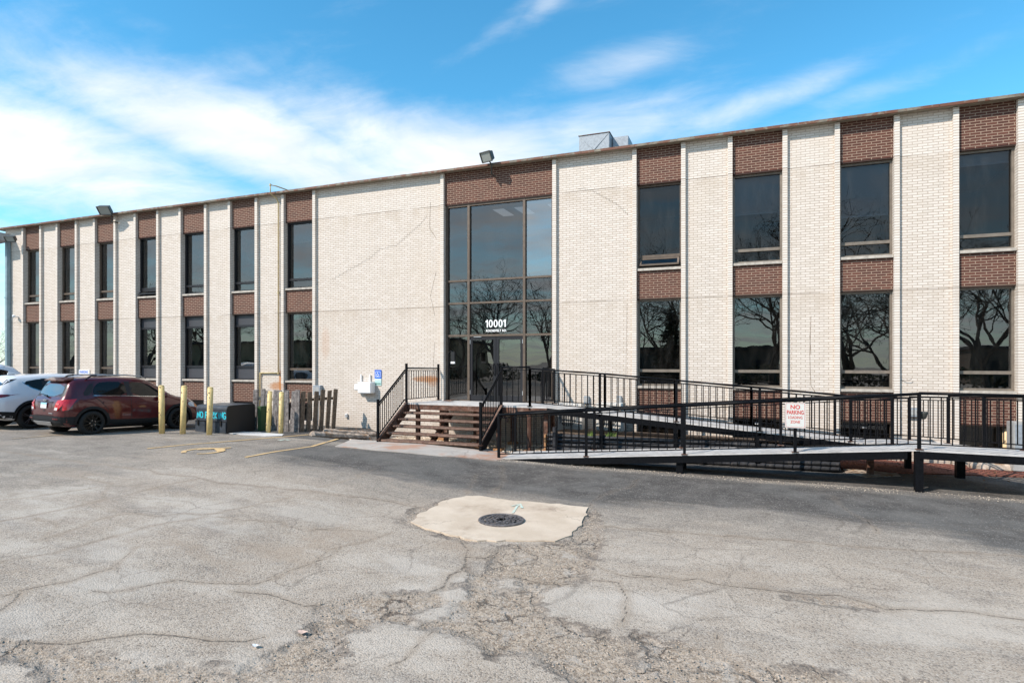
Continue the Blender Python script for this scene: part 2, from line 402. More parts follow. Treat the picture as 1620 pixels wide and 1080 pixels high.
# ------------------------------------------------------------------ the car park surface
def z4(l, ox, oy, k): return [(ox + a / k, oy + b / k) for a, b in l]
LZ = lambda l: z4(l, 0, 680, 2.7)
CZ = lambda l: z4(l, 500, 680, 2.7)
RZ = lambda l: z4(l, 1000, 720, 2.613)
CRACKS = [(LZ([(-60, 80), (0, 88), (130, 105), (240, 125), (400, 142), (530, 160), (650, 175), (720, 190), (850, 204), (930, 225), (1080, 235), (1200, 250), (1330, 262), (1458, 280)]), 1.0),
    (CZ([(150, 285), (330, 305), (430, 325)]), 1.6), (LZ([(-40, 205), (120, 185), (280, 168), (410, 145)]), .5), (LZ([(0, 300), (150, 285), (290, 262), (420, 240), (600, 236)]), .45),
    (LZ([(-30, 398), (0, 390), (130, 368), (260, 340), (380, 312), (450, 295), (560, 275), (680, 242), (770, 222), (850, 206)]), 1.0),
    (LZ([(180, 465), (290, 430), (380, 395), (500, 365), (570, 355), (640, 365), (800, 357), (930, 355), (1090, 320), (1250, 285)]), .7),
    (LZ([(-20, 565), (150, 535), (300, 500), (420, 470), (560, 435), (700, 400), (880, 368)]), .7), (LZ([(490, 580), (530, 545), (580, 500)]), .6),
    (LZ([(-30, 730), (0, 715), (80, 685), (200, 660), (300, 645), (400, 610), (480, 590)]), 1.1),
    (LZ([(0, 770), (60, 730), (90, 690)]), 1.2), (LZ([(350, 200), (480, 230), (420, 300)]), .35), (LZ([(150, 375), (240, 400), (200, 470)]), .35),
    (LZ([(400, 690), (560, 680), (680, 655), (760, 642), (900, 655), (1100, 655), (1180, 630), (1300, 580), (1400, 545), (1458, 500)]), .8),
    (LZ([(1000, 690), (1150, 700), (1230, 725), (1300, 750), (1350, 745)]), 1.3), (LZ([(930, 370), (1030, 385), (1200, 390), (1300, 430), (1458, 415)]), .6),
    (LZ([(150, 905), (300, 915), (450, 890), (620, 870), (760, 880), (900, 900), (1050, 900), (1130, 880)]), 1.2),
    (CZ([(640, 275), (660, 235), (690, 190)]), .9), (CZ([(735, 275), (790, 240), (800, 200), (790, 150)]), 1.0), (CZ([(1170, 325), (1210, 285), (1290, 255), (1350, 240), (1375, 210)]), 1.1),
    (CZ([(0, 245), (150, 210), (250, 165)]), .5), (CZ([(1220, 410), (1380, 425), (1512, 435)]), 1.5),
    (RZ([(0, 300), (200, 315), (370, 335), (620, 350), (830, 370), (1080, 385), (1300, 398), (1620, 420), (1800, 430)]), 1.1),
    (RZ([(0, 495), (150, 510), (400, 540), (600, 560), (850, 575), (980, 610), (1050, 635), (1300, 640), (1620, 680), (1800, 700)]), 1.3),
    (RZ([(820, 165), (900, 235), (980, 280), (1010, 320)]), .8), (CZ([(620, 470), (650, 510), (640, 540), (720, 545), (780, 510)]), 1.3),
    (CZ([(490, 690), (560, 640), (620, 600), (640, 570), (640, 540)]), 1.6), (CZ([(1180, 640), (1290, 650), (1330, 720), (1330, 790), (1290, 835)]), .9),
    (CZ([(1180, 570), (1300, 620), (1512, 635)]), .7), (CZ([(0, 560), (60, 510), (200, 480), (320, 440)]), .6), (CZ([(500, 860), (380, 980), (300, 1010)]), .6),
    (CZ([(0, 420), (120, 425), (240, 435)]), .5), (CZ([(850, 620), (960, 650), (1080, 655)]), 1.4), (RZ([(350, 740), (360, 790)]), .5)]
CRUMB = [CZ([(560, 290), (480, 318), (420, 330), (340, 395), (400, 412), (520, 445), (640, 484), (700, 478), (520, 425), (400, 400), (480, 335), (560, 305)]),
    CZ([(1160, 335), (1135, 400), (1080, 460), (1180, 570), (1225, 470), (1210, 380), (1185, 340)]),
    CZ([(770, 500), (900, 480), (1060, 480), (1100, 470), (1180, 560), (1150, 640), (1000, 680), (955, 740), (1000, 800), (1200, 860), (1512, 930), (1512, 1120), (1150, 1120), (900, 960), (740, 970), (640, 900), (500, 860), (300, 820), (130, 870), (100, 930), (60, 980), (80, 1080), (80, 1120), (0, 1120), (0, 740), (200, 700), (380, 690), (480, 700), (540, 665), (640, 650), (655, 590), (730, 580), (745, 540)]),
    LZ([(-60, 870), (0, 880), (150, 905), (300, 940), (450, 955), (600, 990), (780, 985), (900, 1000), (1050, 985), (1180, 930), (1300, 860), (1340, 760), (1458, 735), (1458, 1120), (200, 1120), (130, 1010), (0, 980), (-60, 960)]),
    RZ([(0, 735), (150, 765), (370, 805), (560, 865), (800, 895), (1100, 925), (1300, 945), (1300, 990), (0, 990)]),
    RZ([(640, 572), (830, 584), (1000, 622), (1000, 640), (780, 618), (640, 592)])]
ISLES = [CZ([(545, 690), (640, 655), (645, 700), (560, 725)]), CZ([(640, 560), (730, 560), (720, 600), (650, 610)]), CZ([(780, 640), (860, 635), (860, 665), (790, 670)]),
    CZ([(1340, 950), (1400, 930), (1430, 965), (1370, 985)]), CZ([(400, 790), (560, 745), (560, 790), (420, 830)]), LZ([(800, 960), (900, 930), (930, 960), (850, 1000)]), LZ([(930, 1000), (1030, 990), (1000, 1030)])]
SEALED = [[(500, 702), (787, 728), (1100, 752), (1300, 768), (1700, 800), (1700, 862), (1400, 835), (1200, 805), (1000, 802), (930, 800), (800, 782), (740, 778), (690, 772), (560, 745), (440, 730), (420, 712)],
          [(1200, 790), (1700, 830), (1700, 905), (1500, 850)]]
PAD = [(650, 826), (664, 812), (685, 803), (700, 793), (738, 785), (762, 785), (800, 791), (860, 796), (931, 803), (921, 824), (912, 838), (893, 851), (878, 857), (830, 856), (800, 855), (755, 856), (735, 853), (700, 843), (672, 836)]

def gpoly(l, sub=0.):
    o = [gp(*p) for p in l]; return np.array([(p.x, p.y) for p in o])
def seg_dist(X, Y, P, closed=False):
    d = np.full(X.shape, 9.); n = len(P)
    for i in range(n if closed else n - 1):
        a, b = P[i], P[(i + 1) % n]; v = b - a; L = max(v @ v, 1e-9)
        t = np.clip(((X - a[0]) * v[0] + (Y - a[1]) * v[1]) / L, 0, 1)
        d = np.minimum(d, np.hypot(X - a[0] - t * v[0], Y - a[1] - t * v[1]))
    return d
def inside(X, Y, P):
    r = np.zeros(X.shape, bool); n = len(P)
    for i in range(n):
        a, b = P[i], P[(i + 1) % n]
        if a[1] == b[1]: continue
        c = (a[1] > Y) != (b[1] > Y); xi = (b[0] - a[0]) * (Y - a[1]) / (b[1] - a[1]) + a[0]; r ^= c & (X < xi)
    return r
def sdist(X, Y, P):
    d = seg_dist(X, Y, P, True); return np.where(inside(X, Y, P), d, -d)
def rough_line(P, amp=.03, step=.12, seed=0):
    rg = random.Random(seed); o = []
    for i in range(len(P) - 1):
        a, b = P[i], P[i + 1]; L = np.hypot(*(b - a)); n = max(1, int(L / step)); nrm = np.array([-(b - a)[1], (b - a)[0]]) / max(L, 1e-6)
        for k in range(n):
            o.append(a + (b - a) * k / n + nrm * (rg.gauss(0, amp) if k else 0))
    o.append(P[-1]); return np.array(o)
def asphalt_mat():
    m = bpy.data.materials.new('asphalt'); m.use_nodes = True; t = NT(m.node_tree); b = t.n['Principled BSDF']
    pos = t.new('ShaderNodeNewGeometry').outputs['Position']; pos = t.vmul(pos, (1, 1, 0))
    at = lambda n: t.new('ShaderNodeAttribute', attribute_name=n).outputs['Fac']
    crk, crm, sea = at('crack'), at('crumble'), at('sealed')
    sp = t.new('ShaderNodeSeparateXYZ', inp={0: pos})
    wear = t.noise(pos, .42, 6, .62); n1 = t.noise(pos, 1.7, 6, .65); n2 = t.noise(pos, 7., 5, .65)
    grit = t.noise(pos, 62., 4, .85); grit2 = t.noise(pos, 21., 5, .8)
    stone = t.new('ShaderNodeTexVoronoi', inp={'Vector': pos, 'Scale': 72.}); stone2 = t.new('ShaderNodeTexVoronoi', inp={'Vector': pos, 'Scale': 40.})
    sv = t.new('ShaderNodeSeparateColor', inp={0: stone.outputs['Color']}).outputs[0]; sv2 = t.new('ShaderNodeSeparateColor', inp={0: stone2.outputs['Color']}).outputs[1]
    # worn pale aggregate close by, tighter and darker further out towards the parked cars
    far = t.math('MAXIMUM', t.ramp(sp.outputs[1], -10.5, -6.2), t.ramp(sp.outputs[0], -7., -15.5))
    light = t.mix(t.ramp(n1, .3, .7), (.325, .265, .208), (.43, .362, .292))
    mid = t.mix(t.ramp(n1, .3, .7), (.17, .148, .125), (.27, .238, .20))
    base = t.mix(t.math('MULTIPLY', t.ramp(t.math('ADD', far, t.math('MULTIPLY', t.math('SUBTRACT', wear, .5), 1.3)), .1, .95), .9), light, mid)
    base = t.mix(t.math('MULTIPLY', t.ramp(n2, .50, .75), .45), base, (.19, .168, .148))
    base = t.mix(t.math('MULTIPLY', t.ramp(wear, .50, .66), .5), base, (.39, .32, .25))
    sweep = t.noise(t.vmul(pos, (.35, 1.3, 1)), 1., 7, .68)
    base = t.mix(t.math('MULTIPLY', t.ramp(sweep, .52, .68), .5), base, (.17, .15, .133)); base = t.mix(t.math('MULTIPLY', t.ramp(sweep, .46, .34), .35), base, (.47, .42, .36))
    g1 = t.ramp(grit, .38, .62); 
    base = t.mix(t.math('MULTIPLY', t.ramp(sv, .55, .9, 0, .65), g1), base, (.55, .495, .43))
    base = t.mix(t.math('MULTIPLY', t.ramp(sv, .30, .04, 0, .62), 1.), base, (.10, .09, .08))
    base = t.mix(t.math('MULTIPLY', t.ramp(grit2, .55, .75), .45), base, (.12, .115, .11))
    bleach = t.noise(t.vmul(pos, (.5, .8, 1)), .9, 6, .6); near_ = t.ramp(sp.outputs[1], -8.5, -11.)
    base = t.mix(t.math('MULTIPLY', t.math('MULTIPLY', t.ramp(bleach, .47, .62), near_), .5), base, (.53, .475, .41))
    base = t.mix(t.math('MULTIPLY', t.math('MULTIPLY', t.ramp(bleach, .45, .33), near_), .45), base, (.31, .235, .17))
    # sealed, darker asphalt
    seald = t.mix(t.ramp(n1, .35, .7), (.066, .060, .055), (.125, .113, .102))
    seald = t.mix(t.math('MULTIPLY', t.ramp(sv, .80, .95), t.ramp(n2, .35, .7, .15, .95)), seald, (.34, .32, .29))
    seald = t.mix(t.math('MULTIPLY', t.ramp(wear, .45, .62), .45), seald, (.15, .145, .135))
    sm = t.ramp(t.math('ADD', t.math('ADD', sea, t.math('MULTIPLY', t.math('SUBTRACT', n1, .5), 1.9)), t.math('MULTIPLY', t.math('SUBTRACT', t.noise(t.vmul(pos, (.5, 3., 1)), 1., 5, .6), .5), 1.5)), -.35, .55)
    base = t.mix(sm, base, seald)
    # crumbled brown aggregate
    grav = t.mix(t.ramp(sv2, .1, .9), (.27, .21, .155), (.42, .34, .26))
    grav = t.mix(t.ramp(sv, .7, .9, 0, .6), grav, (.46, .40, .34)); grav = t.mix(t.ramp(n1, .5, .7, 0, .7), grav, (.34, .295, .25)); grav = t.mix(t.ramp(n2, .55, .7, 0, .5), grav, (.19, .15, .115))
    grav = t.mix(t.ramp(sv, .22, .05, 0, .6), grav, (.08, .065, .055))
    wv2 = t.vadd(pos, t.vmul(t.noise(pos, 3.5, 5, .7, 1), (.35, .35, 0)))
    vr = t.new('ShaderNodeTexVoronoi', feature='DISTANCE_TO_EDGE', inp={'Vector': wv2, 'Scale': 2.6}).outputs[0]
    crev = t.math('MULTIPLY', t.ramp(vr, .004, .05, 1, 0), t.ramp(n1, .42, .6))
    grav = t.mix(t.math('MULTIPLY', crev, .8), grav, (.075, .055, .042))
    grav = t.mix(t.ramp(t.noise(pos, 3.2, 5, .7), .52, .66, 0, .6), grav, (.42, .38, .335))
    ce = t.math('ADD', t.math('ADD', crm, t.math('MULTIPLY', t.math('SUBTRACT', n2, .5), .45)), t.math('MULTIPLY', t.math('SUBTRACT', n1, .5), .55))
    cm = t.math('MULTIPLY', t.ramp(ce, -.02, .14), t.ramp(t.noise(pos, 1.1, 5, .6), .3, .5, .55, 1.))
    edge = t.math('MULTIPLY', t.ramp(ce, -.05, .01), t.ramp(ce, .03, .13, 1, 0))
    base = t.mix(cm, base, grav); base = t.mix(t.math('MULTIPLY', edge, t.ramp(n1, .4, .6, .05, .6)), base, (.09, .07, .058))
    # cracks: the long traced ones, and a faint procedural net
    ck = t.ramp(t.math('ADD', crk, t.math('ADD', t.math('MULTIPLY', t.math('SUBTRACT', n2, .46), .03), t.math('MULTIPLY', t.math('SUBTRACT', grit2, .5), .04))), .002, .016, 1, 0)
    halo = t.ramp(t.math('ADD', crk, t.math('MULTIPLY', t.math('SUBTRACT', n1, .5), .12)), .0, .11, 1, 0)
    base = t.mix(t.math('MULTIPLY', halo, t.math('SUBTRACT', .45, t.math('MULTIPLY', sm, .30))), base, (.30, .235, .175))
    base = t.mix(t.math('MULTIPLY', ck, t.ramp(n2, .3, .6, .4, .88)), base, t.mix(sm, (.095, .073, .057), (.018, .015, .013)))
    wv = t.vadd(pos, t.vmul(t.noise(pos, 1.1, 6, .7, 1), (.5, .5, 0)))
    vc = t.new('ShaderNodeTexVoronoi', feature='DISTANCE_TO_EDGE', inp={'Vector': wv, 'Scale': .8}).outputs[0]
    net = t.math('MULTIPLY', t.ramp(vc, .001, .014, 1, 0), t.ramp(t.noise(pos, .6, 3, .5), .42, .6))
    base = t.mix(t.math('MULTIPLY', net, .34), base, (.07, .055, .045))
    # oil spots and tyre dirt
    sc_ = t.new('ShaderNodeTexVoronoi', inp={'Vector': pos, 'Scale': 2.1}).outputs['Distance']
    spot = t.math('MULTIPLY', t.ramp(t.math('ADD', sc_, t.math('MULTIPLY', n2, .25)), .14, .2, 1, 0), .3); base = t.mix(spot, base, (.05, .048, .05))
    t.l.new(base, b.inputs['Base Color']); b.inputs['Roughness'].default_value = .9; b.inputs['Specular IOR Level'].default_value = .25
    h = t.math('ADD', t.math('MULTIPLY', stone.outputs['Distance'], -.55), t.math('MULTIPLY', grit2, .6))
    h = t.math('SUBTRACT', h, t.math('MULTIPLY', ck, 1.6)); h = t.math('SUBTRACT', h, t.math('MULTIPLY', t.math('MULTIPLY', crev, cm), 2.0)); h = t.math('SUBTRACT', h, t.math('MULTIPLY', cm, t.math('ADD', t.math('MULTIPLY', n2, 1.4), .6)))
    bp = t.new('ShaderNodeBump', inp={'Height': h, 'Strength': .62, 'Distance': .016}); t.l.new(bp.outputs[0], b.inputs['Normal'])
    MATS['asphalt'] = m
asphalt_mat()
def make_ground():
    gx = np.unique(np.round(np.concatenate([[-300, -150, -80, -60, -40, -30, -26, -22], np.arange(-20, -12, .2), np.arange(-12, 6.5, .032), np.arange(6.5, 14, .4), [18, 30, 60, 150, 300]]), 4))
    gy = np.unique(np.round(np.concatenate([[-300, -150, -80, -50, -35, -25, -20, -17, -16], np.arange(-15.2, -9, .026), np.arange(-9, -3.2, .032), np.arange(-3.2, 1, .12), [2, 5, 20, 60, 150, 300]]), 4))
    X, Y = np.meshgrid(gx, gy); Z = zg(X, Y)
    crack = np.full(X.shape, .5); near = (X > -20) & (X < 8) & (Y > -16) & (Y < -2)
    xs, ys = X[near], Y[near]; c = np.full(xs.shape, .5)
    for k, (l, w) in enumerate(CRACKS):
        P = rough_line(gpoly(l), .035, .16, k)
        lo, hi = P.min(0) - .4, P.max(0) + .4; m = (xs > lo[0]) & (xs < hi[0]) & (ys > lo[1]) & (ys < hi[1])
        d = seg_dist(xs[m], ys[m], P) / (.45 + .55 * w); c[m] = np.minimum(c[m], d)
    crack[near] = c
    crumb = np.full(X.shape, -.6); cc = np.full(xs.shape, -.6)
    for l in CRUMB:
        P = gpoly(l); lo, hi = P.min(0) - .7, P.max(0) + .7; m = (xs > lo[0]) & (xs < hi[0]) & (ys > lo[1]) & (ys < hi[1])
        cc[m] = np.maximum(cc[m], sdist(xs[m], ys[m], P))
    for l in ISLES:
        P = gpoly(l); cc = np.minimum(cc, -sdist(xs, ys, P))
    crumb[near] = np.clip(cc, -.6, .35)
    sea = np.full(X.shape, -1.); ss = np.full(xs.shape, -1.)
    for l in SEALED: ss = np.maximum(ss, sdist(xs, ys, gpoly(l)))
    ss = np.where(ys > -3.9, np.maximum(ss, .5), ss)
    sea[near] = np.clip(ss, -1, .8); sea[(Y > -3.9)] = .8
    # broken ground sits a little lower and lumpier
    rg = np.random.default_rng(3); lump = rg.normal(0, .004, X.shape); lump = (lump + np.roll(lump, 1, 0) + np.roll(lump, 1, 1) + np.roll(lump, -1, 0)) / 2
    k = np.clip((crumb + .02) / .08, 0, 1); Z = Z + k * (lump - .012) + np.where(near, .006 * np.sin(X * 1.7 + Y * .6) * np.sin(Y * 1.3), 0)
    pd = gpoly(PAD); pm = near.copy(); pm[near] = sdist(xs, ys, pd) > .03; Z = np.where(pm, Z - .03, Z)
    ny, nx = X.shape; co_ = np.stack([X, Y, Z], -1).reshape(-1, 3)
    i = np.arange(nx * ny).reshape(ny, nx); q = np.stack([i[:-1, :-1], i[:-1, 1:], i[1:, 1:], i[1:, :-1]], -1).reshape(-1, 4)
    me = bpy.data.meshes.new('parking_lot'); me.vertices.add(len(co_)); me.vertices.foreach_set('co', co_.ravel().astype(np.float32))
    me.loops.add(q.size); me.loops.foreach_set('vertex_index', q.ravel().astype(np.int32)); me.polygons.add(len(q)); me.polygons.foreach_set('loop_start', (np.arange(len(q)) * 4).astype(np.int32))
    me.update(calc_edges=True); me.validate()
    for n, a in (('crack', crack), ('crumble', crumb), ('sealed', sea)):
        at = me.attributes.new(n, 'FLOAT', 'POINT'); at.data.foreach_set('value', a.ravel().astype(np.float32))
    me.shade_smooth(); me.materials.append(MATS['asphalt'])
    o = bpy.data.objects.new('parking_lot', me); COL.objects.link(o); struct(o)
make_ground()
def H(s, y): return float(zg(s, y))
def ground_sheet(name, P, mat, lift=.012, step=.25, skirt=.06, crown=0.):
    """a slab following the ground with a real edge; P = world outline"""
    bm = bmesh.new(); vs = [bm.verts.new((p[0], p[1], 0)) for p in P]; bm.faces.new(vs)
    x0, y0 = np.min(P, 0); x1, y1 = np.max(P, 0)
    for ax, a, b in ((0, x0, x1), (1, y0, y1)):
        c = a + step
        while c < b:
            n = Vector((1, 0, 0)) if ax == 0 else Vector((0, 1, 0)); bmesh.ops.bisect_plane(bm, geom=bm.verts[:] + bm.edges[:] + bm.faces[:], plane_co=n * c, plane_no=n); c += step
    ext = bmesh.ops.extrude_face_region(bm, geom=bm.faces[:]); top = [v for v in ext['geom'] if isinstance(v, bmesh.types.BMVert)]
    for v in bm.verts: v.co.z = H(v.co.x, v.co.y) - skirt
    for v in top: v.co.z = H(v.co.x, v.co.y) + lift
    bmesh.ops.recalc_face_normals(bm, faces=bm.faces)
    me = bpy.data.meshes.new(name); bm.to_mesh(me); bm.free(); me.materials.append(MATS[mat] if isinstance(mat, str) else mat)
    o = bpy.data.objects.new(name, me); COL.objects.link(o); return o
def concrete_mat(name, c1, c2, stain, sthr=(.5, .7), joints=None):
    m = bpy.data.materials.new(name); m.use_nodes = True; t = NT(m.node_tree); b = t.n['Principled BSDF']; pos = t.new('ShaderNodeNewGeometry').outputs['Position']
    c = t.mix(t.ramp(t.noise(pos, 1.6, 6, .6), .3, .7), c1, c2); c = t.mix(t.ramp(t.noise(pos, .9, 7, .7), *sthr), c, stain)
    g = t.noise(pos, 70, 4, .8); c = t.mix(t.ramp(g, .55, .75, 0, .45), c, tuple(x * .55 for x in c1)); c = t.mix(t.ramp(g, .42, .25, 0, .35), c, tuple(min(.75, x * 1.35) for x in c2))
    wv = t.vadd(pos, t.vmul(t.noise(pos, 2., 6, .7, 1), (.6, .6, 0)))
    vc = t.new('ShaderNodeTexVoronoi', feature='DISTANCE_TO_EDGE', inp={'Vector': wv, 'Scale': .9}).outputs[0]
    c = t.mix(t.math('MULTIPLY', t.ramp(vc, .001, .01, 1, 0), t.ramp(t.noise(pos, .8, 2, .5), .5, .6, 0, .5)), c, (.12, .09, .07))
    t.l.new(c, b.inputs['Base Color']); b.inputs['Roughness'].default_value = .9
    bp = t.new('ShaderNodeBump', inp={'Height': t.math('ADD', g, t.noise(pos, 9, 5, .7)), 'Strength': .5, 'Distance': .008}); t.l.new(bp.outputs[0], b.inputs['Normal']); MATS[name] = m
concrete_mat('pad_concrete', (.50, .40, .30), (.61, .505, .395), (.37, .28, .205), (.5, .7))
concrete_mat('gravel_ground', (.30, .24, .17), (.46, .39, .30), (.16, .10, .06), (.48, .6))
concrete_mat('walk_concrete', (.34, .31, .28), (.44, .40, .36), (.40, .24, .17), (.45, .6))
concrete_mat('white_slab', (.52, .51, .50), (.62, .61, .60), (.40, .36, .30))
rp = rough_line(np.vstack([gpoly(PAD), gpoly(PAD)[:1]]), .02, .12, 5)[:-1]
struct(ground_sheet('concrete_pad', rp, 'pad_concrete', .014))
wk = gpoly([(530, 706.5), (575, 701.5), (618, 698), (700, 704), (772, 709.5), (826, 716), (830, 721), (786, 729), (700, 722), (600, 713)])
struct(ground_sheet('sidewalk', wk, 'walk_concrete', .02))
struct(ground_sheet('white_slab', gpoly([(338, 683), (352, 681.5), (400, 683.5), (449, 686.5), (446, 689.5), (420, 690), (384, 687.5)]), 'white_slab', .012))
struct(ground_sheet('gravel_bed', np.array([(-10.9, -3.22), (-4.3, -3.05), (-4.3, -.02), (-10.9, -.02)]), 'gravel_ground', .012))
struct(ground_sheet('mulch_bed', np.array([(2.1, -1.5), (3.2, -1.9), (5.2, -1.35), (6.6, -.95), (6.6, -.02), (2.1, -.02)]), 'mulch', .03))
struct(ground_sheet('silt_patch', gpoly([(1330, 735), (1380, 733), (1410, 741), (1425, 753), (1370, 755), (1338, 748)]), 'concrete_old', .008))
# loose stones in the bed under the landing, and chips at the right: nobody could count them
def stones(name, n, rect, mat, label, cat, r0, r1, seed):
    rg = random.Random(seed); b = MB()
    for _ in range(n):
        s, y = rg.uniform(rect[0], rect[1]), rg.uniform(rect[2], rect[3]); r = rg.uniform(r0, r1); z = H(s, y) + .012 + r * .3; a = rg.random() * 6.28
        P = []
        for (dx, dy, dz) in ((1, 0, 0), (0, 1, 0), (-1, 0, 0), (0, -1, 0), (0, 0, .7), (0, 0, -.6)):
            k = r * rg.uniform(.7, 1.25); x_ = dx * math.cos(a) - dy * math.sin(a); y_ = dx * math.sin(a) + dy * math.cos(a); P.append((s + x_ * k, y + y_ * k, z + dz * k))
        b.add(P, [(0, 1, 4), (1, 2, 4), (2, 3, 4), (3, 0, 4), (1, 0, 5), (2, 1, 5), (3, 2, 5), (0, 3, 5)])
    o = b.build(name, mat); tag(o, label, cat, kind='stuff')
stones('gravel', 7500, (-10.8, -4.4, -3.2, -.1), 'pebble', 'tan pebble gravel and leaf litter lying under the entrance landing', 'gravel', .012, .04, 1)
stones('mulch_chips', 1500, (2.2, 6.4, -1.2, -.08), 'mulch', 'red brown mulch chips scattered below the ramp platform', 'mulch', .012, .035, 2)
stones('grit', 900, (-5.6, 4.8, -4.35, -3.9), 'pebble', 'pale grit gathered along the asphalt edge under the lower ramp', 'grit', .004, .012, 3)
# broken aggregate lying loose in the crumbled hollows
def loose():
    rg = random.Random(9); b = MB(); P = [gpoly(l) for l in CRUMB]; k = 0
    while k < 3600:
        q = P[rg.choice((0, 1, 2, 2, 2, 3, 3, 4))]; lo, hi = q.min(0), q.max(0); s, y = rg.uniform(lo[0] - .1, hi[0] + .1), rg.uniform(lo[1] - .1, hi[1] + .1)
        if y < -15 or sdist(np.array([s]), np.array([y]), q)[0] < -.1 * rg.random(): continue
        k += 1; r = rg.choice((.004, .005, .006, .008, .011)); z = H(s, y) + (.002 if rg.random() < .5 else -.004); a = rg.random() * 6.28; V = []
        for (dx, dy, dz) in ((1, 0, 0), (0, 1, 0), (-1, 0, 0), (0, -1, 0), (0, 0, .8)):
            m = r * rg.uniform(.7, 1.3); V.append((s + (dx * math.cos(a) - dy * math.sin(a)) * m, y + (dx * math.sin(a) + dy * math.cos(a)) * m, z + dz * m))
        b.add(V, [(0, 1, 4), (1, 2, 4), (2, 3, 4), (3, 0, 4)])
    tag(b.build('loose_gravel', 'stone_chip'), 'loose stones lying in the crumbled hollows of the asphalt', 'gravel', kind='stuff')
loose()
def litter_leaves():
    rg = random.Random(12); b = MB()
    for _ in range(900):
        u = rg.random()
        if u < .45: s, y = rg.uniform(-11.5, -4.5), -.05 - abs(rg.gauss(0, .35))
        elif u < .75: s, y = rg.uniform(-12.8, -9.3), rg.uniform(-2.6, -.1)
        else: s, y = rg.uniform(2.4, 8), rg.uniform(-3.5, -.1)
        z = H(s, y) + .03 + rg.random() * .015; r = rg.uniform(.012, .04); a = rg.random() * 6.28; c, n = math.cos(a) * r, math.sin(a) * r; l = rg.uniform(0, r * .8)
        b.add([(s - c, y - n, z), (s + n * .5, y - c * .5, z + l), (s + c, y + n, z + l * .4), (s - n * .5, y + c * .5, z)], [(0, 1, 2, 3)])
    tag(b.build('leaf_litter', 'dead_leaf'), 'dead brown leaves blown along the foot of the wall', 'leaf litter', kind='stuff')
pmat('dead_leaf', (.20, .105, .05), .9, var=.5, vscale=2.)
litter_leaves()
# painted markings
def marking_mat(name, col, thr):
    m = bpy.data.materials.new(name); m.use_nodes = True; t = NT(m.node_tree); b = t.n['Principled BSDF']; pos = t.new('ShaderNodeNewGeometry').outputs['Position']
    n = t.math('ADD', t.math('MULTIPLY', t.noise(pos, 26., 5, .75), .6), t.math('MULTIPLY', t.noise(pos, 3., 4, .6), .4))
    t.l.new(t.mix(t.ramp(n, *thr), col, (.17, .165, .155)), b.inputs['Base Color']); b.inputs['Roughness'].default_value = .8; MATS[name] = m
marking_mat('line_paint', (.62, .42, .20), (.52, .62)); marking_mat('line_faint', (.50, .37, .22), (.43, .58))
def paint_strip(name, pts, w, mat, lift=.006):
    b = MB(); L = []
    for i in range(len(pts) - 1):
        a, c = Vector(pts[i][:2]), Vector(pts[i + 1][:2]); n = max(1, int((c - a).length / .2))
        for k in range(n): L.append(a + (c - a) * k / n)
    L.append(Vector(pts[-1][:2])); vs = []
    for i, p in enumerate(L):
        d = (L[min(i + 1, len(L) - 1)] - L[max(i - 1, 0)]).normalized(); nn = Vector((-d.y, d.x)) * w / 2
        for q in (p + nn, p - nn): vs.append((q.x, q.y, H(q.x, q.y) + lift + (.004 * math.sin(q.x * 1.7 + q.y * .6) * math.sin(q.y * 1.3) if False else .006)))
    b.add(vs, [(2 * i, 2 * i + 1, 2 * i + 3, 2 * i + 2) for i in range(len(L) - 1)]); return b.build(name, mat)
for pts, w, m in (([(233, 709.8), (330, 701), (489, 687.6)], .10, 'line_paint'), ([(388, 723.6), (440, 714), (493, 706.5), (560, 700.5)], .10, 'line_paint'), ([(18, 694.5), (75, 689.5), (135, 685.8)], .09, 'line_faint'), ([(-60, 684), (2, 681)], .09, 'line_faint')):
    struct(paint_strip('parking_line', [gp(*p) for p in pts], w, m))
ci = gp(322, 713.5); ring = [(ci.x + .42 * math.cos(a), ci.y + .42 * math.sin(a)) for a in np.linspace(R(-60), R(245), 16)]
o = paint_strip('wheelchair_symbol', ring, .11, 'line_paint')
for pl in ([(312, 711.5), (340, 710), (366, 708.5)], [(342, 710), (348, 715)]): b2 = paint_strip('symbol_bar', [gp(*p) for p in pl], .10, 'line_paint', .010); b2.parent = o; b2['kind'] = 'structure'
struct(o)
ar = lambda l: [onZ(*p, .0) for p in l]
for nm, l, w in (('arrow', [(811, 813), (818, 802), (823, 799)], .04), ):
    o = paint_strip('survey_arrow', [gp(*p) for p in l], w, 'cyan_faded', .014); struct(o)
    b3 = paint_strip('arrow_head', [gp(*p) for p in [(809, 802), (823, 798.5), (826, 805)]], .05, 'cyan_faded', .017); b3.parent = o
struct(paint_strip('survey_mark', [gp(*p) for p in [(441, 697), (450, 695.5), (458, 696.5)]], .12, 'cyan_faded'))
# ------------------------------------------------------------------ drain
gc = gp(793, 824.5); gz = H(gc.x, gc.y) + .028
dr = thing('drain_grate', (gc.x, gc.y, gz), 'round cast iron storm drain grate set in the pale concrete pad', 'drain grate')
MB().lathe((gc.x, gc.y, gz), (0, 0, 1), [(.355, -.02), (.355, .008), (.345, .012), (.315, .012), (.31, .002), (.31, -.02)], 40).build('frame', 'iron', dr)
g = MB(); g.lathe((gc.x, gc.y, gz), (0, 0, 1), [(.05, .004), (.0, .004)], 16)
for r0, r1 in ((.045, .075), (.135, .16), (.215, .238), (.285, .308)): g.lathe((gc.x, gc.y, gz), (0, 0, 1), [(r0, -.02), (r0, .006), (r1, .006), (r1, -.02)], 40)
for k in range(4): a = k * math.pi / 4 + .2; g.bar((gc.x + .3 * math.cos(a), gc.y + .3 * math.sin(a), gz - .005), (gc.x - .3 * math.cos(a), gc.y - .3 * math.sin(a), gz - .005), .05, .022)
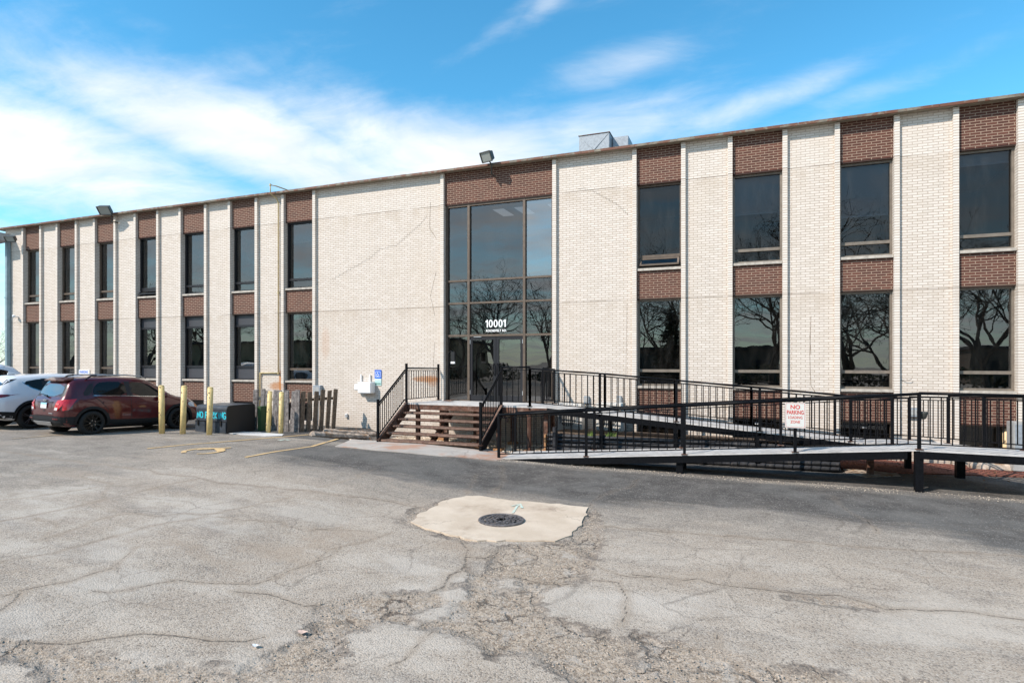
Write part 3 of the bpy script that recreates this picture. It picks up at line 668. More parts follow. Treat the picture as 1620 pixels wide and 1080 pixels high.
for k in range(12):
    a = k * math.pi / 6 + .1; g.bar((gc.x + .15 * math.cos(a), gc.y + .15 * math.sin(a), gz - .005), (gc.x + .3 * math.cos(a), gc.y + .3 * math.sin(a), gz - .005), .024, .022)
g.build('grate', 'iron', dr)
MB().lathe((gc.x, gc.y, gz - .013), (0, 0, 1), [(.305, 0), (.0001, 0)], 32).build('pit', 'pit', dr)  # flat black disc painted as the darkness below the grate
# ------------------------------------------------------------------ the office building
ZR = 8.66
bld = thing('office_building', (-10.3, .3, -.2), 'long two storey office building of cream and brown brick with tall narrow windows', 'building')
OPEN = [(-31.23, -30.06), (-28.79, -27.61), (-26.30, -25.12), (-23.77, -22.56), (-21.18, -19.91), (-18.55, -17.32), (-15.93, -14.61), (-9.25, -5.49), (-2.92, -1.66), (-.29, .97), (2.33, 3.54), (4.90, 6.06), (7.5, 8.7)]
FW = .12
# piers between the openings, each with its two projecting fins
edges = [-32.72] + [v for a, b in OPEN for v in (a, b)] + [12.0]
for i in range(0, len(edges), 2):
    a, b = edges[i], edges[i + 1]
    MB().box(a, b, 0, .36, -.7, ZR).build('brick_pier', 'white_brick', bld)
    for x0, ok in ((a, i > 0), (b - FW, i < len(edges) - 2)):
        if ok: MB().box(x0, x0 + FW, -.10, 0, -.7, ZR - .02).build('brick_fin', 'fin_brick', bld)
side = MB().box(-32.72, -32.45, .36, 16, -.7, ZR); side.build('end_wall', 'white_brick', bld)
MB().box(11.7, 12, .36, 16, -.7, ZR).build('end_wall', 'white_brick', bld)
MB().box(-32.45, 11.7, 15.7, 16, -.7, ZR).build('rear_wall', 'white_brick', bld)
# roof slab, overhanging edge with its flashing
rf = MB().box(-32.45, 11.7, .36, 15.7, 8.42, 8.55).build('roof', 'roofing', bld)
MB().box(-33.0, 12.2, -.235, .6, ZR, ZR + .045).build('soffit', 'soffit', rf)
fl = MB()
rg = random.Random(4); x = -33.02
while x < 12.2:
    L = rg.uniform(2.4, 3.2); e = min(x + L, 12.22); dz = rg.uniform(-.006, .006)
    fl.box(x, e - .012, -.255 - rg.random() * .008, -.225, ZR - .012 + dz, ZR + .055 + dz); fl.box(x, e - .012, -.25, .15, ZR + .056 + dz, ZR + .062 + dz); x += L
fl.build('flashing', 'fascia', rf)
MB().box(-33.02, -32.99, -.25, 16, ZR - .01, ZR + .07).build('flashing', 'fascia', rf)
# floors and a plain dark interior seen through the tinted glass
for z in (.9, 4.5): MB().box(-32.45, 11.7, .40, 15.6, z, z + .12).build('floor_slab', 'interior', bld)
MB().box(-32.4, 11.6, .5, 15.6, 7.75, 7.80).build('ceiling', 'interior_ceiling', bld)
MB().box(-32.4, 11.6, .5, 15.6, 4.2, 4.24).build('ceiling', 'interior_ceiling', bld)
for z0, z1 in ((-.6, .9), (1.02, 4.2), (4.62, 7.75)): MB().box(-32.4, 11.6, 5.0, 5.1, z0, z1).build('partition', 'interior', bld)
for a, b in zip(OPEN[:-1], OPEN[1:]):
    m_ = (a[1] + b[0]) / 2; MB().box(m_ - .05, m_ + .05, .38, 5, 1.02, 4.2).build('partition', 'interior', bld); MB().box(m_ - .05, m_ + .05, .38, 5, 4.62, 7.75).build('partition', 'interior', bld)

GY = .17
def window(a, b, z0, z1, bars=(), mat='bronze_light', glass='glass', panels={}, blind=None, fw=.055, open_=None, curtain=None):
    w = MB()
    w.box(a, a + fw, .11, .20, z0, z1); w.box(b - fw, b, .11, .20, z0, z1); w.box(a + fw, b - fw, .11, .20, z1 - fw, z1); w.box(a + fw, b - fw, .11, .20, z0, z0 + fw)
    zs = [z0 + fw]
    for z in sorted(bars): w.box(a + fw, b - fw, .105, .205, z - .04, z + .04); zs += [z - .04, z + .04]
    zs.append(z1 - fw)
    win = w.build('window', mat, bld)
    for k in range(0, len(zs), 2):
        p0, p1 = zs[k], zs[k + 1]
        if k // 2 in panels: MB().box(a + fw, b - fw, .15, .18, p0, p1).build('spandrel_panel', panels[k // 2], win); continue
        if open_ and k == 0:   # bottom hopper tilted out
            m = MB(); t_ = open_; m.bar((a + fw + .02, .13 - t_, p0 + .05), (b - fw - .02, .13 - t_, p0 + .05), .05); m.bar((a + fw + .02, .13, p1 - .03), (b - fw - .02, .13, p1 - .03), .05)
            m.bar((a + fw + .04, .13 - t_, p0 + .05), (a + fw + .04, .13, p1 - .03), .05); m.bar((b - fw - .04, .13 - t_, p0 + .05), (b - fw - .04, .13, p1 - .03), .05); m.build('sash', mat, win)
            MB().add([(a + fw, .13 - t_, p0 + .05), (b - fw, .13 - t_, p0 + .05), (b - fw, .13, p1 - .03), (a + fw, .13, p1 - .03)], [(0, 1, 2, 3)]).build('pane', glass, win); continue
        MB().add([(a + fw, GY, p0), (b - fw, GY, p0), (b - fw, GY, p1), (a + fw, GY, p1)], [(0, 1, 2, 3)]).build('pane', glass, win)
    if blind:
        zb, m = blind; s_ = MB(); z = z1 - fw
        while z > zb: s_.bar((a + fw, .30, z), (b - fw, .30, z - .004), .022, .002, up=Vector((0, .8, .6))); z -= .024
        s_.box(a + fw, b - fw, .285, .315, zb - .03, zb); s_.build('blind', m, win)
    if curtain:
        s_ = MB(); n = 22; xs = [a + fw + (b - a - 2 * fw) * curtain[0] + (b - a - 2 * fw) * (curtain[1] - curtain[0]) * k / n for k in range(n + 1)]
        s_.add([(x_, .32 + .03 * math.sin(k * 1.9), z) for k, x_ in enumerate(xs) for z in (curtain[2], z1 - fw)], [(2 * k, 2 * k + 2, 2 * k + 3, 2 * k + 1) for k in range(n)]); s_.build('curtain', curtain[3], win)
    return win
def sill(win, a, b, z): MB().box(a + .002, b - .002, -.055, .105, z - .075, z).build('sill', 'sill_stone', win, bevel=.006)
for i, (a, b) in enumerate(OPEN):
    if i == 7: continue
    left = i < 7
    MB().box(a, b, .012, .36, 7.62, ZR).build('brown_brick_panel', 'brown_brick', bld)
    MB().box(a, b, .012, .36, 4.24 + .03, 5.06).build('brown_brick_panel', 'brown_brick', bld)
    MB().box(a, b, .012, .36, .90, 1.64).build('brown_brick_panel', 'brown_brick', bld)
    for z in (7.59, 4.24, .87): MB().box(a, b, .02, .36, z, z + .03).build('lintel', 'lintel', bld)
    MB().box(a, b, .02, .36, -.7, .24).build('footing', 'white_brick', bld)
    fm = 'black_frame' if left else 'bronze_light'
    bar_u = 5.50 if not left else 5.47
    up = dict(bars=(bar_u,), mat='black_frame' if left else 'bronze_light', glass='glass' if left else 'glass_dark')
    if i == 3: up['open_'] = .16
    if i == 8: up['open_'] = .10; up['mat'] = 'bronze'
    if i in (4, 5): up['curtain'] = (.1, 1., 5.7, 'curtain')
    if i == 9: up['blind'] = (6.55, 'blind')
    if i == 10: up['blind'] = (6.25, 'blind')
    if i in (0, 1, 2): up['mat'] = 'bronze'
    if i in (1, 6): up['blind'] = (6.9, 'blind')
    if i == 11: up['blind'] = (7.3, 'blind')
    u = window(a, b, 5.14, 7.59, **up); sill(u, a, b, 5.14)
    if left and i in (3, 4, 5): l = window(a, b, 1.72, 4.24, bars=(2.22, 3.80), mat='black_frame', panels={0: 'spandrel', 2: 'spandrel'}, blind=(2.3, 'blind_tan') if i == 5 else None)
    elif left: l = window(a, b, 1.72, 4.24, bars=(2.14,), mat='bronze', blind=(2.4, 'blind_tan') if i in (2, 6) else None)
    else: l = window(a, b, 1.72, 4.24, bars=(2.16,), mat='bronze_light', blind=None, curtain=(.35, 1., 1.8, 'curtain') if False else None)
    sill(l, a, b, 1.72)
    m_ = window(a, b, .24, .87, mat='black_frame' if left else 'bronze', glass='glass_dark', fw=.05)
    if i in (5, 8, 9, 10): MB().box((a + b) / 2 - .05, (a + b) / 2 + .03, .155, .168, .70, .74).build('sticker', 'text_white', m_)
# entrance bay: header panel and the bronze curtain wall
a, b = OPEN[7]
MB().box(a, b, .012, .36, 7.62, ZR).build('brown_brick_panel', 'brown_brick', bld)
MB().box(a, b, .02, .36, 7.585, 7.62).build('lintel', 'lintel', bld)
MB().box(a, b, .02, .36, -.7, 1.12).build('footing', 'white_brick', bld)
cw = MB(); vx = [(a, a + .07), (-8.45, -8.37), (-6.51, -6.43), (b - .07, b)]; hz = [(1.12, 1.17), (3.24, 3.31), (4.31, 4.37), (5.05, 5.11), (7.52, 7.585)]
for x0, x1 in vx: cw.box(x0, x1, .05, .19, 1.12, 7.585)
for k in range(3):
    x0, x1 = vx[k][1], vx[k + 1][0]
    for j, (z0, z1) in enumerate(hz):
        if j == 0 and k == 1: continue
        cw.box(x0, x1, .058, .185, z0, z1)
cwo = cw.build('curtain_wall', 'bronze', bld)
for k in range(3):
    x0, x1 = vx[k][1], vx[k + 1][0]
    for j in range(4):
        if k == 1 and j == 0: continue
        MB().add([(x0, .13, hz[j][1]), (x1, .13, hz[j][1]), (x1, .13, hz[j + 1][0]), (x0, .13, hz[j + 1][0])], [(0, 1, 2, 3)]).build('pane', 'glass_bright' if (k == 2 and j == 3) else 'glass', cwo)
for x0, x1, hx in ((-8.368, -7.445, -7.50), (-7.435, -6.512, -7.38)):
    d = MB(); d.box(x0, x0 + .09, .08, .13, 1.15, 3.235); d.box(x1 - .09, x1, .08, .13, 1.15, 3.235); d.box(x0 + .09, x1 - .09, .08, .13, 3.13, 3.235); d.box(x0 + .09, x1 - .09, .08, .13, 1.15, 1.33)
    do = d.build('door', 'black_frame', bld)
    MB().add([(x0 + .09, .11, 1.33), (x1 - .09, .11, 1.33), (x1 - .09, .11, 3.13), (x0 + .09, .11, 3.13)], [(0, 1, 2, 3)]).build('pane', 'glass', do)
    MB().tube([(hx, .08, 2.0), (hx, .02, 2.02), (hx, .02, 2.33), (hx, .08, 2.35)], .016, 8).build('handle', 'black_paint', do, smooth=True)
    hgx = x0 + .012 if x0 < -8 else x1 - .012
    for z in (1.36, 3.0): MB().box(hgx - .01, hgx + .01, .06, .079, z, z + .13).build('hinge', 'silver_trim', do)
MB().box(-8.22, -7.95, .052, .085, 3.215, 3.238).build('door_closer', 'silver_trim', bld)
nb = onY(784, 511.5, .12)
def digits(s, xc, y, zc, h, parent):
    w0, w1, gp_, t_ = h * .60, h * .34, h * .10, h * .17; W_ = sum(w1 if ch == '1' else w0 for ch in s) + gp_ * (len(s) - 1); x = xc - W_ / 2
    for ch in s:
        b_ = MB()
        if ch == '1':
            P = [(x + w1, zc - h / 2), (x + w1, zc + h / 2), (x + w1 - t_ * .75, zc + h / 2), (x + w1 * .3, zc + h * .38), (x - w1 * .05, zc + h * .34), (x - w1 * .05, zc + h * .21), (x + w1 - t_, zc + h * .21), (x + w1 - t_, zc - h / 2)]; b_.prism(P, y - .004, y, 1); x += w1 + gp_
        else:
            n = 28; q = x + w0 / 2; A = [(q + w0 / 2 * math.cos(6.2832 * k / n), zc + h * .51 * math.sin(6.2832 * k / n)) for k in range(n)]; B = [(q + (w0 / 2 - t_) * math.cos(6.2832 * k / n), zc + (h * .51 - t_ * .85) * math.sin(6.2832 * k / n)) for k in range(n)]
            b_.add([(p_[0], y - .004, p_[1]) for p_ in A] + [(p_[0], y - .004, p_[1]) for p_ in B], [(k, (k + 1) % n, n + (k + 1) % n, n + k) for k in range(n)]); x += w0 + gp_
        b_.build('address_digit', 'text_white', parent)
digits('10001', nb.x, .126, nb.z, .245, cwo)
text('ROOSEVELT RD.', .105, 'text_white', cwo, face_mtx((nb.x + .02, .124, nb.z - .235)), 'street_name', .003, .95)
for x_, z_ in ((-8.0, 6.9), (-7.2, 6.6), (-6.0, 7.0)): MB().box(x_ - .2, x_ + .2, 1.6, 2.6, 7.735, 7.748).build('ceiling_light', 'lamp_on', bld)
# step cracks wandering through the mortar of the big panels
def step_crack(pts, w=.008):
    P = [onY(p[0], p[1], 0) for p in pts]; x_, z_ = P[0].x, P[0].z; z_ = round(z_ / .0667) * .0667; path = [(x_, -.002, z_)]
    for q in P[1:]:
        n = max(1, int(abs(q.z - z_) / .0667)); dx = (q.x - x_) / n; dz = (.0667 if q.z > z_ else -.0667)
        for _ in range(n):
            x_ += dx; path.append((x_, -.002, z_)); z_ += dz; path.append((x_ + .002, -.002, z_))
    return MB().tube(path, w / 2, 4)
step_crack([(525, 440), (585, 405), (600, 393), (628, 385), (664, 353), (675, 340)]).build('wall_crack', 'crack_line', bld)
step_crack([(914, 300), (938, 305), (975, 325), (993, 342)]).build('wall_crack', 'crack_line', bld)
def thin_crack(pts, w=.007, mat='crack_line', name='wall_crack'):
    P = [onY(p[0], p[1], 0) for p in pts]; b_ = MB(); b_.tube([(p.x, -.002, p.z) for p in P], w / 2, 4); return b_.build(name, mat, bld)
thin_crack([(681, 320), (680, 350), (680, 362), (688, 374), (690, 377)], .012); thin_crack([(690, 430), (684, 455), (681, 468), (685, 485), (688, 500)], .008); thin_crack([(688, 540), (686, 570), (686, 592)], .008)
thin_crack([(1283, 500), (1281, 560), (1282, 590), (1283, 610), (1291, 622)], .010); thin_crack([(1281, 530), (1283, 560)], .010); thin_crack([(992, 480), (991, 540), (990, 600)], .006)
# ------------------------------------------------------------------ things fixed on the facade and roof
def pipe_thing(name, pts, r, mat, label, cat, joints=()):
    o = MB().tube(pts, r, 10).build(name, mat, None, smooth=True); tag(o, label, cat); return o
px_ = onY(440, 500, -.06).x
gpipe = thing('gas_pipe', (px_, -.05, -.1), 'slim yellow gas pipe climbing the brick pier and hooking over the roof edge', 'pipe')
xl = onY(411, 590, -.06).x
ze = onY(440, 590, -.06).z; zl = .55
MB().tube([(xl, -.05, zl), (xl, -.05, ze - .04), (xl + .04, -.05, ze), (px_ - .02, -.05, ze)], .024, 10).build('lower_run', 'gas_yellow', gpipe, smooth=True)
MB().tube([(px_, -.05, ze - .03), (px_, -.05, 8.35), (px_ - .02, -.12, 8.5), (px_ - .05, -.40, 8.62), (px_ - .05, -.40, 8.93), (px_ + .05, -.2, 8.93), (px_ + .45, .5, 8.78)], .022, 10).build('riser', 'gas_yellow', gpipe, smooth=True)
j = MB()
for p in ((px_, -.05, ze), (xl + .02, -.05, ze - .02), (px_, -.05, 5.0), (px_ - .05, -.40, 8.93)): j.lathe(p, (0, 0, 1), [(.0, -.04), (.034, -.04), (.034, .04), (0, .04)], 12)
j.build('fitting', 'gas_yellow', gpipe)
dsx = onY(11.5, 500, -.12).x
ds = thing('downspout', (dsx, -.12, 0), 'blue grey downspout and short gutter at the far left corner of the building', 'downspout')
MB().box(dsx - .085, dsx + .085, -.18, -.01, -.3, 8.05).build('pipe', 'pipe_blue', ds, bevel=.02)
for z in (2.9, 5.4): MB().box(dsx - .10, dsx + .10, -.195, -.002, z, z + .06).build('strap', 'pipe_blue', ds)
MB().add([(dsx - 3.2, -.75, 7.85), (dsx + .25, -.75, 8.05), (dsx + .25, -.75, 8.40), (dsx - 3.2, -.75, 8.12), (dsx - 3.2, -.12, 7.85), (dsx + .25, -.12, 8.05), (dsx + .25, -.12, 8.40), (dsx - 3.2, -.12, 8.12)],
         [(0, 1, 2, 3), (7, 6, 5, 4), (0, 4, 5, 1), (1, 5, 6, 2), (2, 6, 7, 3), (3, 7, 4, 0)]).build('gutter', 'grey_metal', ds)
def floodlight(px, py, y, rz, tilt, label, w=.40, h=.31, d=.19, mount=True):
    c = onY(px, py, y); o = thing('floodlight', c, label, 'floodlight', 'floodlights along the roof edge'); M = Matrix.Translation(c) @ Matrix.Rotation(rz, 4, 'Z') @ Matrix.Rotation(tilt, 4, 'X')
    P = [(-.5 * w, -d * .55, -.5 * h), (.5 * w, -d * .55, -.5 * h), (.5 * w, -d * .55, .5 * h), (-.5 * w, -d * .55, .5 * h)]; Q = [(x * .86, d * .45, z * .8) for x, _, z in P]
    MB().add([M @ Vector(p) for p in P + Q], [(0, 1, 2, 3), (7, 6, 5, 4), (0, 4, 5, 1), (1, 5, 6, 2), (2, 6, 7, 3), (3, 7, 4, 0)]).build('housing', 'lamp_body', o, bevel=.012)
    f = MB(); k = .85
    f.add([M @ Vector((x * k, -d * .55 - .006, z * k)) for x, _, z in P], [(0, 1, 2, 3)]); f.build('lens', 'lamp_glass', o)
    vis = MB()
    for s_ in (-1, 1): vis.bar(M @ Vector((s_ * w * .49, -d * .6, -h * .5)), M @ Vector((s_ * w * .49, -d * .6, h * .5)), .03)
    for s_ in (-1, 1): vis.bar(M @ Vector((-w * .5, -d * .6, s_ * h * .48)), M @ Vector((w * .5, -d * .6, s_ * h * .48)), .03)
    vis.build('rim', 'lamp_body', o)
    if mount:
        MB().tube([(c.x, c.y + .05, c.z - h * .4), (c.x + .03, c.y + .10, ZR + .05), (c.x + .05, -.28, ZR + .02), (c.x + .05, -.28, ZR - .3), (c.x + .05, -.02, ZR - .3)], .022, 8).build('bracket', 'lamp_body', o, smooth=True)
    return o
floodlight(772, 247, -.45, R(-16), R(28), 'square floodlight on the roof edge above the glazed entrance')
floodlight(167, 331.5, -.5, R(20), R(-38) + R(80), 'dark floodlight tipped flat on the roof edge above the third window bay from the left', w=.52, h=.38, d=.18)
floodlight(18, 377, -.45, R(25), R(35), 'small black floodlight tucked under the roof corner above the downspout', w=.42, h=.25, mount=False)
c = onY(22, 500, -.2); cmr = thing('security_camera', c, 'small white security camera beside the downspout at the left end of the wall', 'camera')
MB().lathe(c, (1, -.5, -.25), [(.0, -.16), (.055, -.16), (.06, .10), (.045, .12), (.0, .12)], 14).build('housing', 'white_plastic', cmr, smooth=True)
MB().tube([(c.x, c.y, c.z), (c.x, -.05, c.z - .02), (c.x, -.001, c.z - .02)], .025, 8).build('bracket', 'white_plastic', cmr)
# rooftop hood
h0 = onY(916, 240, 2.0); h1 = onY(964, 236, 2.0); hb = thing('rooftop_vent_hood', (h0.x, 2, 8.55), 'grey sheet metal vent hood standing on the flat roof right of the entrance', 'roof vent')
zt0 = onY(916, 216, 2.0).z
MB().box(h0.x, h1.x, 2.0, 3.2, 8.55, zt0).build('hood', 'galvanised', hb, bevel=.01)
xm = (h0.x + h1.x) / 2; zm = (9.0 + zt0) / 2
cr = MB()
for q in ((h0.x + .02, 8.8), (h1.x - .02, 8.8), (h1.x - .02, zt0 - .02), (h0.x + .02, zt0 - .02)): cr.bar((q[0], 1.998, q[1]), (xm, 1.985, zm), .012, .012)
cr.build('seam', 'galvanised', hb); MB().box(h0.x - .02, h1.x + .02, 1.98, 3.22, zt0, zt0 + .02).build('top_flange', 'fascia', hb)
g0, g1 = onY(969, 230, 2.4).x, onY(994, 230, 2.4).x; MB().box(g0, g1, 2.4, 3.2, 8.55, onY(980, 216, 2.4).z).build('side_box', 'galvanised', hb, bevel=.01)
MB().box(h1.x, g0, 2.6, 3.0, 8.6, zt0 - .15).build('neck', 'fascia', hb)
# wall hung white terminal boxes
c = onY(577, 607, -.1); wb = thing('wall_box', (c.x, 0, c.z), 'white moulded wall box with two little aerials hung left of the stairs', 'wall box')
p = lambda x, y, yy=-.2: onY(x, y, yy)
a_, b_ = p(569, 612), p(589, 622); MB().box(a_.x - .02, b_.x, -.3, 0, b_.z, p(580, 604).z).build('lower_case', 'white_plastic', wb, bevel=.02)
a_, b_ = p(561, 607), p(572, 617); MB().box(a_.x, b_.x - .03, -.24, 0, b_.z, a_.z).build('side_case', 'white_plastic', wb, bevel=.02)
for x_ in (571, 585): q = p(x_, 600, -.05); MB().bar((q.x, -.05, q.z - .3), (q.x, -.05, q.z + .18), .05, .03).build('aerial', 'white_plastic', wb, bevel=.006)
# accessible parking sign
c = onY(598, 592, -.02); sg = thing('accessible_parking_sign', (c.x, 0, c.z), 'blue accessible parking plate with a pale plate below it on the cream wall', 'sign')
W_, T_, B_ = .27, onY(598, 585, -.02).z, onY(598, 598.5, -.02).z
MB().box(c.x - W_ / 2, c.x + W_ / 2, -.022, -.016, B_, T_).build('plate', 'sign_blue', sg)
s2 = MB(); zc = (B_ + T_) / 2 + .0
for q in ((-.085, .085, .085, .097), (-.085, .085, -.097, -.085), (-.097, -.085, -.097, .097), (.085, .097, -.097, .097)): s2.box(c.x + q[0], c.x + q[1], -.0245, -.0222, zc + q[2], zc + q[3])
s2.lathe((c.x - .012, -.0232, zc - .028), (0, -1, 0), [(.048, 0), (.034, 0)], 20); s2.lathe((c.x - .012, -.0232, zc + .06), (0, -1, 0), [(.016, 0), (0, 0)], 12)
s2.bar((c.x - .012, -.0236, zc + .045), (c.x - .004, -.0236, zc - .01), .018, .002); s2.bar((c.x - .004, -.0236, zc - .01), (c.x + .035, -.0236, zc - .012), .016, .002); s2.bar((c.x + .035, -.0236, zc - .012), (c.x + .055, -.0236, zc - .055), .016, .002); s2.build('wheelchair_emblem', 'text_white', sg)
B2 = onY(598, 609.5, -.02).z; MB().box(c.x - W_ / 2, c.x + W_ / 2, -.020, -.014, B2, B_ - .005).build('lower_plate', 'sign_teal', sg)
text('PARKING', .055, 'text_white', sg, face_mtx((c.x, -.0222, B_ - .035)), 'lettering', .002, 1.1); text('$250 FINE', .05, 'green_bright', sg, face_mtx((c.x, -.0222, B2 + .06)), 'lettering', .002, 1.)
c = onY(133, 588, -.02); sg = thing('wall_parking_plate', (c.x, 0, c.z), 'small white plate with faded blue lettering on the wall behind the parked cars', 'sign')
MB().box(c.x - .37, c.x + .37, -.03, -.018, c.z - .10, c.z + .10).build('plate', 'white_paint', sg); text('PARKING', .15, 'sign_blue', sg, face_mtx((c.x, -.0315, c.z - .01)), 'lettering', .004, .9)
# little service boxes on the wall
def service_box(px, py, w, h, d, label, mat='galvanised', conduit=None):
    c = onY(px, py, -d / 2); o = thing('junction_box', (c.x, 0, c.z), label, 'junction box', 'small service boxes on the wall')
    MB().box(c.x - w / 2, c.x + w / 2, -d, 0, c.z - h / 2, c.z + h / 2).build('case', mat, o, bevel=.008); MB().box(c.x - w * .32, c.x + w * .32, -d - .006, -d, c.z - h * .3, c.z + h * .32).build('cover', 'grey_metal', o)
    if conduit: MB().tube([(c.x, -.04, c.z - h / 2), (c.x, -.04, c.z - h / 2 - conduit)], .014, 8).build('conduit', 'grey_metal', o)
    return o
service_box(503, 617, .32, .36, .14, 'grey meter box above the ramshackle wooden fence', conduit=.9)
service_box(928, 632, .16, .22, .09, 'grey disconnect box on the wall above the left condenser', conduit=.35)
service_box(979.5, 632, .15, .22, .09, 'grey disconnect box on the wall above the right condenser', conduit=.35)
service_box(548, 657, .09, .13, .08, 'tiny white hose bib box low on the wall left of the stairs', 'white_plastic')
c = onY(1446, 652, -.08); service_box(1446, 652, .22, .22, .1, 'grey box on the wall behind the ramp platform rail')
c = onY(1434, 601, 0); o = MB().tube([(c.x - .12, -.005, c.z), (c.x - .02, -.05, c.z - .015), (c.x + .05, -.07, c.z), (c.x + .10, -.07, c.z + .035)], .006, 6).build('loose_cable', 'black_frame'); tag(o, 'short stub of black cable poking from the pier above the ramp platform', 'cable')
c = onY(569, 682, -.1); 
# ------------------------------------------------------------------ steel stairs, landing and ramps
def railing(parent, p, q, n, h=1.08, posts=(True, True), post_drop=0., top_r=.024, posth=None, ext0=0., ext1=0., name='railing', drop1=None, r_b=.009):
    """one straight rail panel from deck point p to deck point q"""
    p, q = Vector(p), Vector(q); up = Vector((0, 0, 1)); d = (q - p).normalized()
    top = MB().tube([p + up * h - d * ext0, q + up * h + d * ext1], top_r, 8).build(name, 'black_rail', parent, smooth=True)
    MB().bar(p + up * .11, q + up * .11, .03, .022).build('bottom_rail', 'black_rail', top)
    MB().bar(p + up * (h - .07), q + up * (h - .07), .025, .02).build('under_rail', 'black_rail', top)
    for k, (e, on) in enumerate(((p, posts[0]), (q, posts[1]))):
        if on:
            dr_ = post_drop if (k == 0 or drop1 is None) else drop1; MB().bar(e - up * dr_, e + up * (posth or h - .01), .058, .058, up=Vector((0, 1, 0))).build('post', 'black_paint', top); MB().box(e.x - .065, e.x + .065, e.y - .05, e.y + .05, e.z, e.z + .012).build('base_plate', 'rusty_steel', top)
    for k in range(1, n):
        e = p + (q - p) * k / n; MB().bar(e + up * .11, e + up * (h - .07), 2 * r_b, 2 * r_b, up=Vector((0, 1, 0))).build('baluster', 'black_rail', top)
    return top
def slab(b, P, t):   # P: 4+ corner points, top face; thickness t downwards
    n = len(P); b.add([Vector(p) for p in P] + [Vector(p) - Vector((0, 0, t)) for p in P], [tuple(range(n)), tuple(range(2 * n - 1, n - 1, -1))] + [(i, (i + 1) % n, n + (i + 1) % n, n + i) for i in range(n)]); return b
# landing
ZL = 1.19; SL, SR, SE = -9.46, -6.35, -5.0; YO = -2.15
land = thing('entrance_landing', (-7.4, -1.1, -.1), 'steel landing in front of the glass doors with rusty edge beam and black rail', 'landing')
slab(MB(), [(SL, YO, ZL), (SE, YO, ZL), (SE, -.95, ZL), (-5.45, -.95, ZL), (-5.45, -.02, ZL - .05), (SL, -.02, ZL - .05)], .04).build('deck', 'deck_plate', land)
bm_ = MB(); bm_.box(SL, SE, YO + .001, YO + .07, ZL - .19, ZL - .041); bm_.box(SL, SL + .07, YO + .071, -.03, ZL - .19, ZL - .095); bm_.box(-5.5, -5.43, -2.0, -.1, ZL - .2, ZL - .1); bm_.box(SL + .07, -5.5, -1.1, -1.03, ZL - .2, ZL - .1); bm_.build('edge_beam', 'rusty_steel', land)
for x_, y_ in ((-9.1, -2.0), (-8.15, -2.0), (-7.1, -2.0), (-9.1, -.5), (-7.9, -.5), (-6.6, -.6), (-5.55, -2.05), (-5.1, -1.9), (-5.2, -1.0), (-6.5, -1.95)):
    lg = MB().box(x_ - .055, x_ + .055, y_ - .055, y_ + .055, H(x_, y_) - .1, ZL - .19).build('leg', 'rusty_steel', land); MB().box(x_ - .13, x_ + .13, y_ - .13, y_ + .13, H(x_, y_) - .1, H(x_, y_) + .10).build('foot', 'log_end', lg, bevel=.01)
br = MB(); br.bar((-6.35, YO + .04, ZL - .15), (-6.15, YO + .04, ZL - .45), .05); br.build('brace', 'rusty_steel', land)
railing(land, (SL + .03, YO + .03, ZL), (SL + .03, -.12, ZL - .03), 14, h=1.04, post_drop=.15, posth=1.18)
railing(land, (SR, YO + .03, ZL), (-5.5, YO + .03, ZL), 5, post_drop=.1)
railing(land, (-5.5, -.97, ZL), (-5.42, -.1, ZL - .05), 7, h=1.04, post_drop=.0)
# stairs
YB, ZB = -3.58, .185; NS = 5
st = thing('entrance_stairs', (-7.9, -3, .15), 'open steel stairs of five rusty treads climbing to the entrance landing', 'stairs')
rise = (ZL - ZB) / 6; run = (YO - YB) / 5
for k in range(NS):
    z = ZB + rise * (k + 1) - rise * .55; y = YB + run * k; 
    m = MB(); m.box(SL + .12, SR - .05, y + .0, y + .29, z - .012, z + .014); m.box(SL + .12, SR - .05, y - .006, y + .02, z - .045, z - .013); m.tube([(SL + .12, y, z - .012), (SR - .05, y, z - .012)], .026, 8); m.build('tread', 'tread_steel', st)
for x_ in (SL + .05, SR + .02):
    m = MB(); P = [(YB - .05, ZB - .13), (YB + .16, ZB - .13), (YO + .16, ZL - .22), (YO + .02, ZL - .0), (YO - .02, ZL + .0), (YB - .05, ZB + .10)]
    m.prism(P, x_ - .025, x_ + .025, 0); so_ = m.build('stringer', 'rusty_steel' if x_ < -8 else 'black_paint', st)
    MB().bar((x_, YB - .05, ZB + .115), (x_, YO - .02, ZL + .015), .085, .014).build('stringer_cap', 'tread_steel', so_)
m = MB()
for k in range(NS):
    z = ZB + rise * (k + 1) - rise * .55; y = YB + run * k; m.prism([(y + .02, z - .05), (y + .26, z - .05), (y + .26, z - .14)], -8.02, -7.90, 0)
m.bar((-7.96, YB + .1, ZB - .12), (-7.96, YO + .1, ZL - .3), .12, .10); m.build('centre_stringer', 'rusty_steel', st)
railing(st, (SL + .03, YB - .03, ZB + .08), (SL + .03, YO - .06, ZL), 13, h=.98, posts=(True, False), post_drop=.12, posth=1.12)
railing(st, (SR + .03, YB - .03, ZB + .08), (SR + .03, YO - .06, ZL), 13, h=.98, posts=(True, False), post_drop=.12, posth=1.12)
